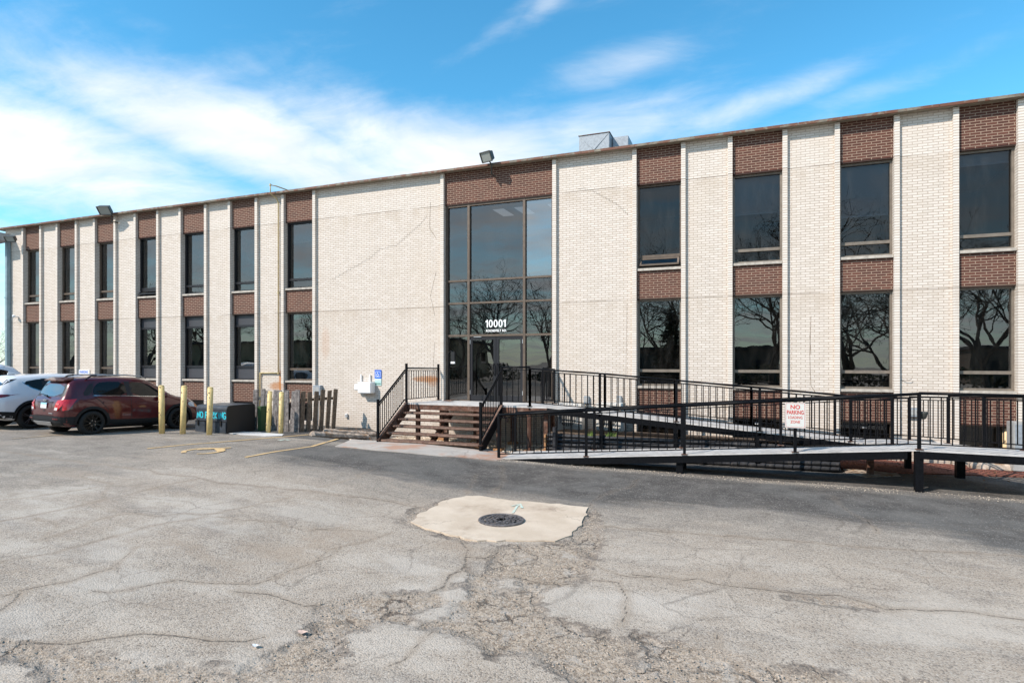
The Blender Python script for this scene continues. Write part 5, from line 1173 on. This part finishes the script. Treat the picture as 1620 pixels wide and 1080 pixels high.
    # wheels
    for xw in (0, wb):
        for sgn in (-1, 1):
            c_ = Vector((xw, sgn * (tr / 2), rw)); ax = Vector((0, sgn, 0)); w2 = .11
            ty = MB().lathe(c_, ax, [(rw * .68, -w2), (rw * .93, -w2), (rw, -w2 * .72), (rw, w2 * .72), (rw * .97, w2 * .92), (rw * .82, w2 * 1.05), (rw * .70, w2 * .98), (rw * .68, w2 * .6)], 40).build('tyre', 'tyre', None, smooth=True)
            wo = MB().lathe(c_, ax, [(0, -.06), (rw * .66, -.06), (rw * .68, w2 * .6), (rw * .70, w2 * .95), (rw * .67, w2 * .95), (rw * .645, w2 * .4), (rw * .64, .0), (0, .0)], 36).build('wheel', 'rim_black', car, smooth=False); ty.parent = wo
            sp_ = MB(); ns = spec['spokes']; u, v_ = Vector((1, 0, 0)), Vector((0, 0, 1))
            for k in range(ns):
                for da in ((-.13, .13) if spec['twin'] else (0,)):
                    a = 2 * math.pi * k / ns + .3; a2 = a + da; p0 = c_ + ax * (w2 * .62) + (u * math.cos(a) + v_ * math.sin(a)) * rw * .10; p1 = c_ + ax * (w2 * .85) + (u * math.cos(a2) + v_ * math.sin(a2)) * rw * .67
                    sp_.bar(p0, p1, rw * spec['spw'], .02, up=ax)
            sp_.lathe(c_, ax, [(rw * .17, 0), (rw * .17, w2 * .7), (rw * .13, w2 * .8), (0, w2 * .8)], 20); sp_.build('spokes', spec['rim'], wo)
            nt = MB()
            for k in range(5): a = 2 * math.pi * k / 5 + .6; q = c_ + ax * (w2 * .72) + (u * math.cos(a) + v_ * math.sin(a)) * rw * .22; nt.lathe(q, ax, [(.012, 0), (.012, .03), (0, .03)], 6)
            nt.build('lug_nuts', 'chrome', wo)
    MB().box(.1, wb - .1, -.62, .62, .16, .34).build('underbody', 'wheel_well', car)
    fb.free(); return car, patch
# dark red small crossover
RED = dict(paint='paint_red', wb=2.555, tr=1.56, rw=.34, pitch=1.9,
    sec=[(-.80, .42, .80, .84, .55, .62, .58, .50), (-.77, .36, .92, .98, .70, .76, .70, .62), (-.70, .30, .99, 1.06, .80, .84, .76, .66), (-.64, .26, 1.03, 1.18, .84, .87, .79, .66), (-.50, .22, 1.05, 1.50, .85, .88, .81, .64), (-.38, .22, 1.05, 1.60, .85, .88, .82, .64), (-.25, .22, 1.05, 1.62, .85, .88, .82, .64),
         (.1, .21, 1.04, 1.635, .86, .885, .83, .64), (.8, .2, 1.015, 1.66, .86, .885, .84, .64), (1.45, .2, .995, 1.64, .86, .885, .84, .63), (1.75, .2, .985, 1.57, .86, .885, .84, .60), (2.05, .21, .98, 1.40, .86, .885, .84, .60), (2.42, .22, .985, 1.13, .86, .885, .83, .66),
         (2.6, .22, .97, 1.06, .86, .885, .80, .68), (3.0, .22, .90, 1.00, .85, .87, .74, .60), (3.2, .22, .82, .92, .80, .83, .68, .52), (3.36, .25, .70, .78, .66, .72, .60, .45), (3.42, .32, .62, .66, .55, .60, .5, .4)],
    side=[('quarter_window', smooth_poly([(-.27, 1.11), (-.02, 1.13), (.10, 1.44), (-.02, 1.46)], 1), 'black_frame'),
        ('rear_window', smooth_poly([(.06, 1.13), (.02, 1.22), (.13, 1.42), (.30, 1.50), (.94, 1.51), (.98, 1.09)], 1), 'glass_car_solid'), ('front_window', smooth_poly([(1.10, 1.08), (1.06, 1.50), (1.42, 1.49), (1.70, 1.41), (2.00, 1.21), (2.10, 1.05)], 1), 'glass_car_solid'),
        ('window_pillar', [(.96, 1.09), (.93, 1.515), (1.09, 1.515), (1.13, 1.085)], 'black_frame'),
        ('belt_chrome', [(.02, 1.105), (.02, 1.125), (1.0, 1.10), (2.12, 1.055), (2.12, 1.035), (1.0, 1.08)], 'chrome'),
        ('sill_cladding', [(.42, .20), (.38, .43), (.9, .405), (1.7, .405), (2.18, .43), (2.14, .20)], 'cladding'), ('rear_corner_cladding', [(-.74, .27), (-.76, .545), (-.42, .54), (-.40, .30), (-.36, .24)], 'cladding'),
        ('door_gap', [(1.07, .42), (1.055, .9), (1.06, 1.08), (1.07, 1.08), (1.066, .9), (1.081, .42)], 'black_frame'), ('door_gap', [(.02, 1.12), (-.03, 1.25), (.05, 1.45), (.14, 1.53), (.145, 1.52), (.06, 1.44), (-.02, 1.25), (.03, 1.13), (.22, .95), (.41, .72), (.44, .45), (.43, .45), (.40, .715), (.21, .94)], 'black_frame'),
        ('door_gap', [(2.13, .44), (2.10, .7), (2.16, 1.02), (2.17, 1.02), (2.11, .7), (2.14, .44)], 'black_frame')],
    side_th=[('door_handle', [(.27, .905), (.29, .945), (.52, .94), (.53, .905)], 'paint_red', .03), ('door_handle', [(1.18, .895), (1.2, .935), (1.43, .93), (1.44, .895)], 'paint_red', .03)],
    rear=[('rear_glass', smooth_poly([(-.60, 1.09), (-.52, 1.43), (.52, 1.43), (.60, 1.09)], 1), 'glass_car_bright', .006, 0), ('rear_glass_side', [(-.50, 1.09), (-.70, 1.09), (-.62, 1.38), (-.52, 1.44), (-.47, 1.44)], 'black_frame', .003, 0), ('rear_glass_side', [(.50, 1.09), (.70, 1.09), (.62, 1.38), (.52, 1.44), (.47, 1.44)], 'black_frame', .003, 0),
        ('bumper', [(-.83, .30), (-.84, .53), (-.70, .555), (.70, .555), (.84, .53), (.83, .30)], 'cladding', .012, .02), ('skid_plate', [(-.36, .32), (-.44, .41), (.44, .41), (.36, .32)], 'silver_trim', .04, .015),
        ('plate_recess', [(-.36, .77), (-.38, .92), (.38, .92), (.36, .77)], 'paint_dark_red', .003, 0), ('plate', [(-.152, .765), (-.152, .915), (.152, .915), (.152, .765)], 'plate_white', .018, .004), ('plate_band', [(-.15, .87), (-.15, .913), (.15, .913), (.15, .87)], 'plate_blue', .024, .001),
        ('plate_trim', [(-.40, .925), (-.40, .945), (.40, .945), (.40, .925)], 'black_frame', .01, .01), ('reflector', [(-.72, .47), (-.72, .50), (-.52, .50), (-.52, .47)], 'lamp_dark_red', .036, .003), ('reflector', [(.72, .47), (.72, .50), (.52, .50), (.52, .47)], 'lamp_dark_red', .036, .003), ('latch', [(-.05, .68), (-.05, .71), (.05, .71), (.05, .68)], 'black_frame', .006, 0),
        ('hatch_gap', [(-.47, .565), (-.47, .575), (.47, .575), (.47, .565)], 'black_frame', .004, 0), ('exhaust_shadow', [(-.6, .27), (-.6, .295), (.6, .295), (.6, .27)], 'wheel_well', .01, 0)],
    arch_mat='cladding', arch_w=.075, spokes=10, twin=False, spw=.09, rim='rim_black')
pmat('glass_car_solid', (.010, .010, .009), .05, spec=.45); pmat('glass_car_bright', (.02, .024, .026), .02, spec=1., coat=1., ior=1.9); pmat('paint_dark_red', (.07, .008, .014), .35, .2, coat=.5)
def finish_red(car, patch):
    for sgn in (-1, 1):
        # tail lamp wrapping the corner: rear face and side face
        L = patch('tail_lamp', [(sgn * .50, .72), (sgn * .60, .99), (sgn * .80, 1.0), (sgn * .78, .84), (sgn * .66, .70)], 'lamp_red', view='rear', off=.010, grid=.06)
        patch('lamp_lens', [(sgn * .53, .725), (sgn * .555, .79), (sgn * .68, .79), (sgn * .655, .715)], 'lamp_clear', view='rear', off=.016, grid=.06, parent=L)
        patch('lamp_lens', [(sgn * .585, .87), (sgn * .60, .91), (sgn * .70, .91), (sgn * .70, .87)], 'lamp_bright', view='rear', off=.016, grid=.06, parent=L)
        patch('tail_lamp', [(-.78, .78), (-.76, 1.0), (-.40, 1.03), (-.48, .93), (-.62, .74), (-.72, .71)], 'lamp_red', sgn, off=.008)
        patch('head_lamp', smooth_poly([(2.86, .74), (2.90, .86), (3.10, .84), (3.30, .74), (3.30, .66), (3.12, .68)], 1), 'lamp_clear', sgn, off=.008); patch('indicator', [(3.10, .70), (3.12, .80), (3.22, .76), (3.25, .68)], 'amber', sgn, off=.014)
        y = sgn * .70; rl = MB().tube([(-.05, y * .86, 1.60), (.05, y * .86, 1.665), (.35, y * .86, 1.70), (1.0, y * .86, 1.71), (1.45, y * .86, 1.675), (1.62, y * .86, 1.61)], .018, 8).build('roof_rail', 'silver_trim', car, smooth=True)
        MB().tube([(-.08, y * .86, 1.585), (.05, y * .86, 1.668), (.20, y * .86, 1.688)], .024, 8).build('rail_foot', 'black_frame', rl, smooth=True)
        m = MB().lathe((1.98, sgn * 1.0, 1.10), (0, 1, 0), [(0, -.11), (.07, -.10), (.085, 0), (.07, .10), (0, .11)], 14); m.bar((1.98, sgn * .84, 1.06), (1.98, sgn * .93, 1.08), .04); m.build('door_mirror', 'paint_red', car, smooth=True)
    sp_ = MB(); sp_.add([(-.60, -.52, 1.545), (-.60, .52, 1.545), (-.36, .56, 1.628), (-.36, -.56, 1.628), (-.59, -.52, 1.515), (-.59, .52, 1.515), (-.36, .56, 1.56), (-.36, -.56, 1.56)], [(0, 1, 2, 3), (7, 6, 5, 4), (0, 4, 5, 1), (1, 5, 6, 2), (2, 6, 7, 3), (3, 7, 4, 0)]); so_ = sp_.build('spoiler', 'paint_red', car, bevel=.012)
    MB().box(-.608, -.598, -.14, .14, 1.518, 1.54).build('brake_lamp', 'lamp_dark_red', so_)
    w = MB(); w.lathe((-.73, -.0, 1.10), (-1, 0, 0), [(0, 0), (.03, 0), (.025, .03), (0, .035)], 10); w.bar((-.75, 0, 1.10), (-.72, .26, 1.14), .02); w.bar((-.74, -.02, 1.11), (-.72, .34, 1.15), .014); w.build('wiper', 'black_frame', car)
    e = MB(); e.box(-.80, -.775, -.085, .085, .975, 1.0); e.box(-.80, -.775, -.03, .03, .96, 1.015); e.build('badge', 'silver_trim', car)
    MB().box(-.815, -.79, -.44, -.26, .62, .638).build('badge_lettering', 'silver_trim', car)
pmat('lamp_bright', (.85, .12, .10), .15, coat=1.)
rwz = .345
car1, pt = make_car(RED, (-18.08, -6.12, .345), R(84), 'dark red small crossover with black wheels parked behind the left yellow bollards')
finish_red(car1, pt)
# white crossover next to it
WHT = dict(paint='paint_white', wb=2.70, tr=1.60, rw=.36, pitch=1.2,
    sec=[(-.98, .48, .84, .90, .55, .64, .60, .50), (-.95, .40, .98, 1.04, .74, .80, .74, .64), (-.86, .34, 1.03, 1.14, .84, .88, .80, .66), (-.70, .28, 1.06, 1.32, .88, .92, .83, .66), (-.50, .24, 1.07, 1.52, .89, .925, .84, .64), (-.30, .22, 1.07, 1.585, .89, .925, .85, .64), (.2, .22, 1.06, 1.63, .9, .925, .86, .64), (.9, .2, 1.04, 1.66, .9, .925, .86, .64), (1.5, .2, 1.02, 1.64, .9, .925, .86, .62),
         (1.85, .2, 1.01, 1.55, .9, .925, .86, .60), (2.5, .21, 1.00, 1.14, .9, .92, .84, .66), (2.7, .22, .99, 1.06, .9, .92, .80, .66), (3.2, .24, .88, .98, .86, .88, .72, .56), (3.45, .28, .74, .82, .7, .74, .6, .45), (3.55, .34, .66, .70, .55, .6, .5, .4)],
    side=[('rear_window', smooth_poly([(-.20, 1.40), (.02, 1.22), (.30, 1.11), (.95, 1.10), (.93, 1.50), (.30, 1.50)], 1), 'glass_car_solid'), ('front_window', smooth_poly([(1.06, 1.10), (1.03, 1.50), (1.5, 1.49), (1.85, 1.36), (2.2, 1.09)], 1), 'glass_car_solid'),
        ('window_pillar', [(.34, 1.11), (.32, 1.50), (.44, 1.51), (.50, 1.11)], 'black_frame'), ('window_chrome', [(-.20, 1.40), (.02, 1.21), (.30, 1.095), (.30, 1.115), (.04, 1.23), (-.16, 1.40)], 'chrome'), ('belt_chrome', [(.30, 1.09), (.30, 1.105), (2.2, 1.085), (2.2, 1.07)], 'chrome'),
        ('sill_cladding', [(.42, .20), (.40, .44), (2.28, .44), (2.26, .20)], 'cladding'), ('rear_corner_cladding', [(-.94, .36), (-.95, .56), (-.46, .52), (-.42, .28)], 'cladding'), ('door_gap', [(.28, 1.09), (.36, .85), (.52, .60), (.53, .60), (.37, .85), (.29, 1.09)], 'black_frame'), ('quarter_glass_trim', [(-.72, 1.28), (-.52, 1.47), (-.28, 1.50), (-.50, 1.40)], 'black_frame'),
        ('tail_lamp', smooth_poly([(-.96, .94), (-.94, 1.05), (-.50, 1.04), (-.62, .97)], 1), 'lamp_dark_red')],
    rear=[('rear_glass', smooth_poly([(-.66, 1.14), (-.56, 1.44), (.56, 1.44), (.66, 1.14)], 1), 'glass_car_bright', .006, 0), ('bumper', [(-.86, .36), (-.87, .56), (.87, .56), (.86, .36)], 'cladding', .01, .015), ('tail_lamp', [(-.86, .95), (-.86, 1.04), (-.40, 1.0), (-.45, .96)], 'lamp_dark_red', .01, 0), ('tail_lamp', [(.86, .95), (.86, 1.04), (.40, 1.0), (.45, .96)], 'lamp_dark_red', .01, 0), ('reflector', [(-.84, .50), (-.84, .54), (-.62, .54), (-.62, .50)], 'lamp_red', .03, 0)],
    arch_mat='cladding', arch_w=.08, spokes=5, twin=True, spw=.055, rim='rim_grey')
car2, pt = make_car(WHT, (-21.05, -6.0, .40), R(86), 'white crossover with grey split spoke wheels parked left of the dark red car')
MB().add([(-.25, -.02, 1.62), (-.25, .02, 1.62), (.02, .015, 1.65), (.02, -.015, 1.65), (-.22, 0, 1.72)], [(0, 1, 4), (1, 2, 4), (2, 3, 4), (3, 0, 4)]).build('roof_antenna', 'paint_white', car2)
import copy
W2 = copy.deepcopy(WHT); W2['paint'] = 'paint_white_b'; W2['pitch'] = 0
W2['sec'] = [(a, b, c * 1.02, d * 1.13 if d > 1.3 else d, e, f, g, h) for a, b, c, d, e, f, g, h in W2['sec']]
W2['side'] = [s for s in W2['side'] if s[0] in ('sill_cladding', 'rear_corner_cladding')] + [('rear_window', smooth_poly([(-.35, 1.20), (-.25, 1.62), (.93, 1.68), (.95, 1.16)], 1), 'glass_car_solid'), ('front_window', smooth_poly([(1.04, 1.16), (1.02, 1.68), (1.5, 1.66), (1.80, 1.50), (2.2, 1.14)], 1), 'glass_car_solid')]
car3, pt = make_car(W2, (-23.95, -6.6, .50), R(88), 'taller silver white vehicle furthest left, only its roof and side glass showing')
# ------------------------------------------------------------------ bare spring trees (beyond the car park, also mirrored in the windows) and far buildings
def tree_mesh(seed, hgt, spread=1., evergreen=False):
    rg = random.Random(seed); b = MB(); tw = MB(); buds = MB()
    def leaf(p, s):
        a = Vector((rg.gauss(0, 1), rg.gauss(0, 1), rg.gauss(0, 1))).normalized() * s; c = a.cross(Vector((rg.gauss(0, 1), rg.gauss(0, 1), rg.gauss(0, 1)))).normalized() * s * .6
        buds.add([p - a, p + c, p + a, p - c], [(0, 1, 2, 3)])
    if evergreen:
        b.tube([(0, 0, 0), (0, 0, hgt * .5), (.05, 0, hgt)], [.22, .13, .02], 7)
        z = hgt * .12
        while z < hgt * .98:
            L = (1 - z / hgt) * hgt * .30 + .25
            for k in range(7):
                a = rg.random() * 6.28; n = int(L / .16) + 2; d = Vector((math.cos(a), math.sin(a), -.12 + rg.random() * .2))
                tw.tube([(0, 0, z), tuple(Vector((0, 0, z)) + d * L)], [.03, .008], 4, False)
                for i in range(n * 4): p = Vector((0, 0, z)) + d * L * rg.uniform(.1, 1) + Vector((rg.gauss(0, .12), rg.gauss(0, .12), rg.gauss(-.05, .07))); leaf(p, .13)
            z += .34
        return b, tw, buds
    def grow(p, d, r, L, lev):
        n = 4; pts = [p]; rr = [r]; q = p
        for i in range(n):
            d = (d + Vector((rg.gauss(0, .16), rg.gauss(0, .16), rg.gauss(.04, .10)))).normalized(); q = q + d * L / n; pts.append(q); rr.append(max(.0065, r * (1 - .34 * (i + 1) / n)))
        (b if lev < 3 else tw).tube(pts, rr, 7 if lev < 2 else (4 if lev < 4 else 3), False)
        if lev >= 7 or r < .0066 and lev >= 5: 
            for _ in range(2): leaf(q + Vector((rg.gauss(0, .08), rg.gauss(0, .08), rg.gauss(0, .08))), .035)
            return
        for _ in range(3 if lev < 2 else (rg.choice((2, 3, 3)) if lev < 4 else rg.choice((2, 2, 3)))):
            a = Vector((rg.gauss(0, 1), rg.gauss(0, 1), rg.gauss(0, .5))).normalized(); nd = (d * (1.0 if lev < 4 else .7) + a * (.85 * spread if lev < 3 else .8)).normalized(); k = rg.randint(2, n)
            grow(pts[k], nd, rr[k] * rg.uniform(.6, .8), L * rg.uniform(.62, .84), lev + 1)
        if lev < 4: grow(q, (d + Vector((rg.gauss(0, .2), rg.gauss(0, .2), .1))).normalized(), rr[-1] * .85, L * .78, lev + 1)
    grow(Vector((0, 0, -.3)), Vector((0, 0, 1)), hgt * .0165, hgt * .26, 0); return b, tw, buds
PROT = []
for sd_, h_, sp_, ev in ((11, 12, 1.0, 0), (23, 12, 1.25, 0), (37, 12, .9, 0), (5, 9, 1, 1)):
    b_, t_, l_ = tree_mesh(sd_, h_, sp_, ev); PROT.append([(b_.build('limbs', 'tree_bark'), t_.build('twigs', 'tree_bark'), l_.build('leaves', 'needle' if ev else 'bud')), len(t_.f)])
def place_tree(k, x, y, sc_, rz, label, group='bare trees across the road'):
    o = thing('bare_tree' if k < 3 else 'evergreen_tree', (x, y, -.3), label, 'tree', group if k < 3 else None, rz); sc_ *= 1.3; o.scale = (sc_,) * 3
    for src in PROT[k][0]: c_ = src.copy(); COL.objects.link(c_); c_.parent = o; c_.location = (0, 0, 0)
def mirror_at(px, T): p = onY(px, 571, T); return p.x, -T + .3
lab = ['seen mirrored in the {}', ]
for px, T, k, s_, rz, where in ((792, 36, 0, 1.0, .3, 'middle entrance glass'), (730, 40, 1, .8, 1.7, 'left entrance glass'), (858, 30, 2, .85, 2.9, 'right entrance glass'), (1035, 34, 1, 1.05, .9, 'first window right'), (1215, 31, 0, 1.0, 4., 'second window right'),
        (1345, 27, 2, 1.15, 5., 'third window right'), (1400, 40, 1, 1.1, 2., 'third window, farther off'), (1575, 28, 0, .95, .1, 'rightmost window'), (480, 44, 2, 1.0, 2.2, 'window beside the blank wall'), (315, 40, 0, 1.1, 3.4, 'fifth window from left'), (225, 46, 1, 1.2, 5.5, 'fourth window from left'), (108, 46, 2, 1.0, 1., 'second window from left')):
    x, y = mirror_at(px, T); place_tree(k, x, y, s_, rz, 'bare budding tree across the car park, mirrored in the ' + where)
x, y = mirror_at(1062, 33); place_tree(3, x, y, .62, .5, 'dark evergreen across the car park mirrored low in the window right of the entrance')
x, y = mirror_at(735, 30); 
for k, (px, d_, kk, s_) in enumerate(((-6, 45, 2, .75), (-50, 38, 0, .9), (2, 80, 1, .9))):
    p = onY(px, 571, d_); place_tree(kk, p.x, p.y, s_, k * 2., ('small bare tree beyond the far left corner of the building', 'bare tree outside the left edge of the photo beyond the building', 'distant bare tree far beyond the left corner')[k], 'bare trees beyond the left corner')
for o_, _ in PROT:
    for s_ in o_: bpy.data.objects.remove(s_)
def far_building(x0, x1, y0, y1, h, mat, label, nwin):
    o = thing('far_building', ((x0 + x1) / 2, (y0 + y1) / 2, -.3), label, 'building'); MB().box(x0, x1, y0, y1, -.5, h).build('walls', mat, o); MB().box(x0 - .3, x1 + .3, y0 - .3, y1 + .3, h, h + .35).build('roof', 'dark_roof', o)
    for k in range(nwin):
        xx = x0 + (x1 - x0) * (k + .5) / nwin; MB().box(xx - .8, xx + .8, y1, y1 + .05, 1.2, 2.6).build('window', 'black_frame', o)
far_building(-22, 4, -72, -58, 3.9, 'far_brown', 'long low brown building across the road, mirrored between the trees', 7); far_building(24, 44, -76, -64, 3.8, 'far_brown', 'low brown building across the road at the right, mirrored in the right windows', 5)
far_building(-78, -34, -60, -46, 4.9, 'tan_wall', 'tan flat roofed building across the road, mirrored in the left windows', 8); far_building(-90, -62, 60, 75, 3.2, 'far_brown', 'distant low brown building beyond the left corner', 4)

def hedge():
    rg = random.Random(21); b = MB()
    for _ in range(15000):
        x = rg.uniform(-75, 55); k = .55 + .45 * math.sin(x * .7) * math.sin(x * .23 + 1); z = rg.random() ** .8 * (1.0 + 1.5 * k) - .3; y = -41 + rg.gauss(0, .6); r = rg.uniform(.10, .22)
        a = Vector((rg.gauss(0, 1), rg.gauss(0, 1), rg.gauss(0, 1))).normalized() * r; c = a.cross(Vector((rg.gauss(0, 1), rg.gauss(0, 1), rg.gauss(0, 1)))).normalized() * r * .7; p = Vector((x, y, z)); b.add([p - a, p + c, p + a, p - c], [(0, 1, 2, 3)])
    tag(b.build('hedgerow', 'hedge'), 'scrubby dark hedge along the far edge of the lot, mirrored low in the windows', 'hedge', kind='stuff')
hedge()
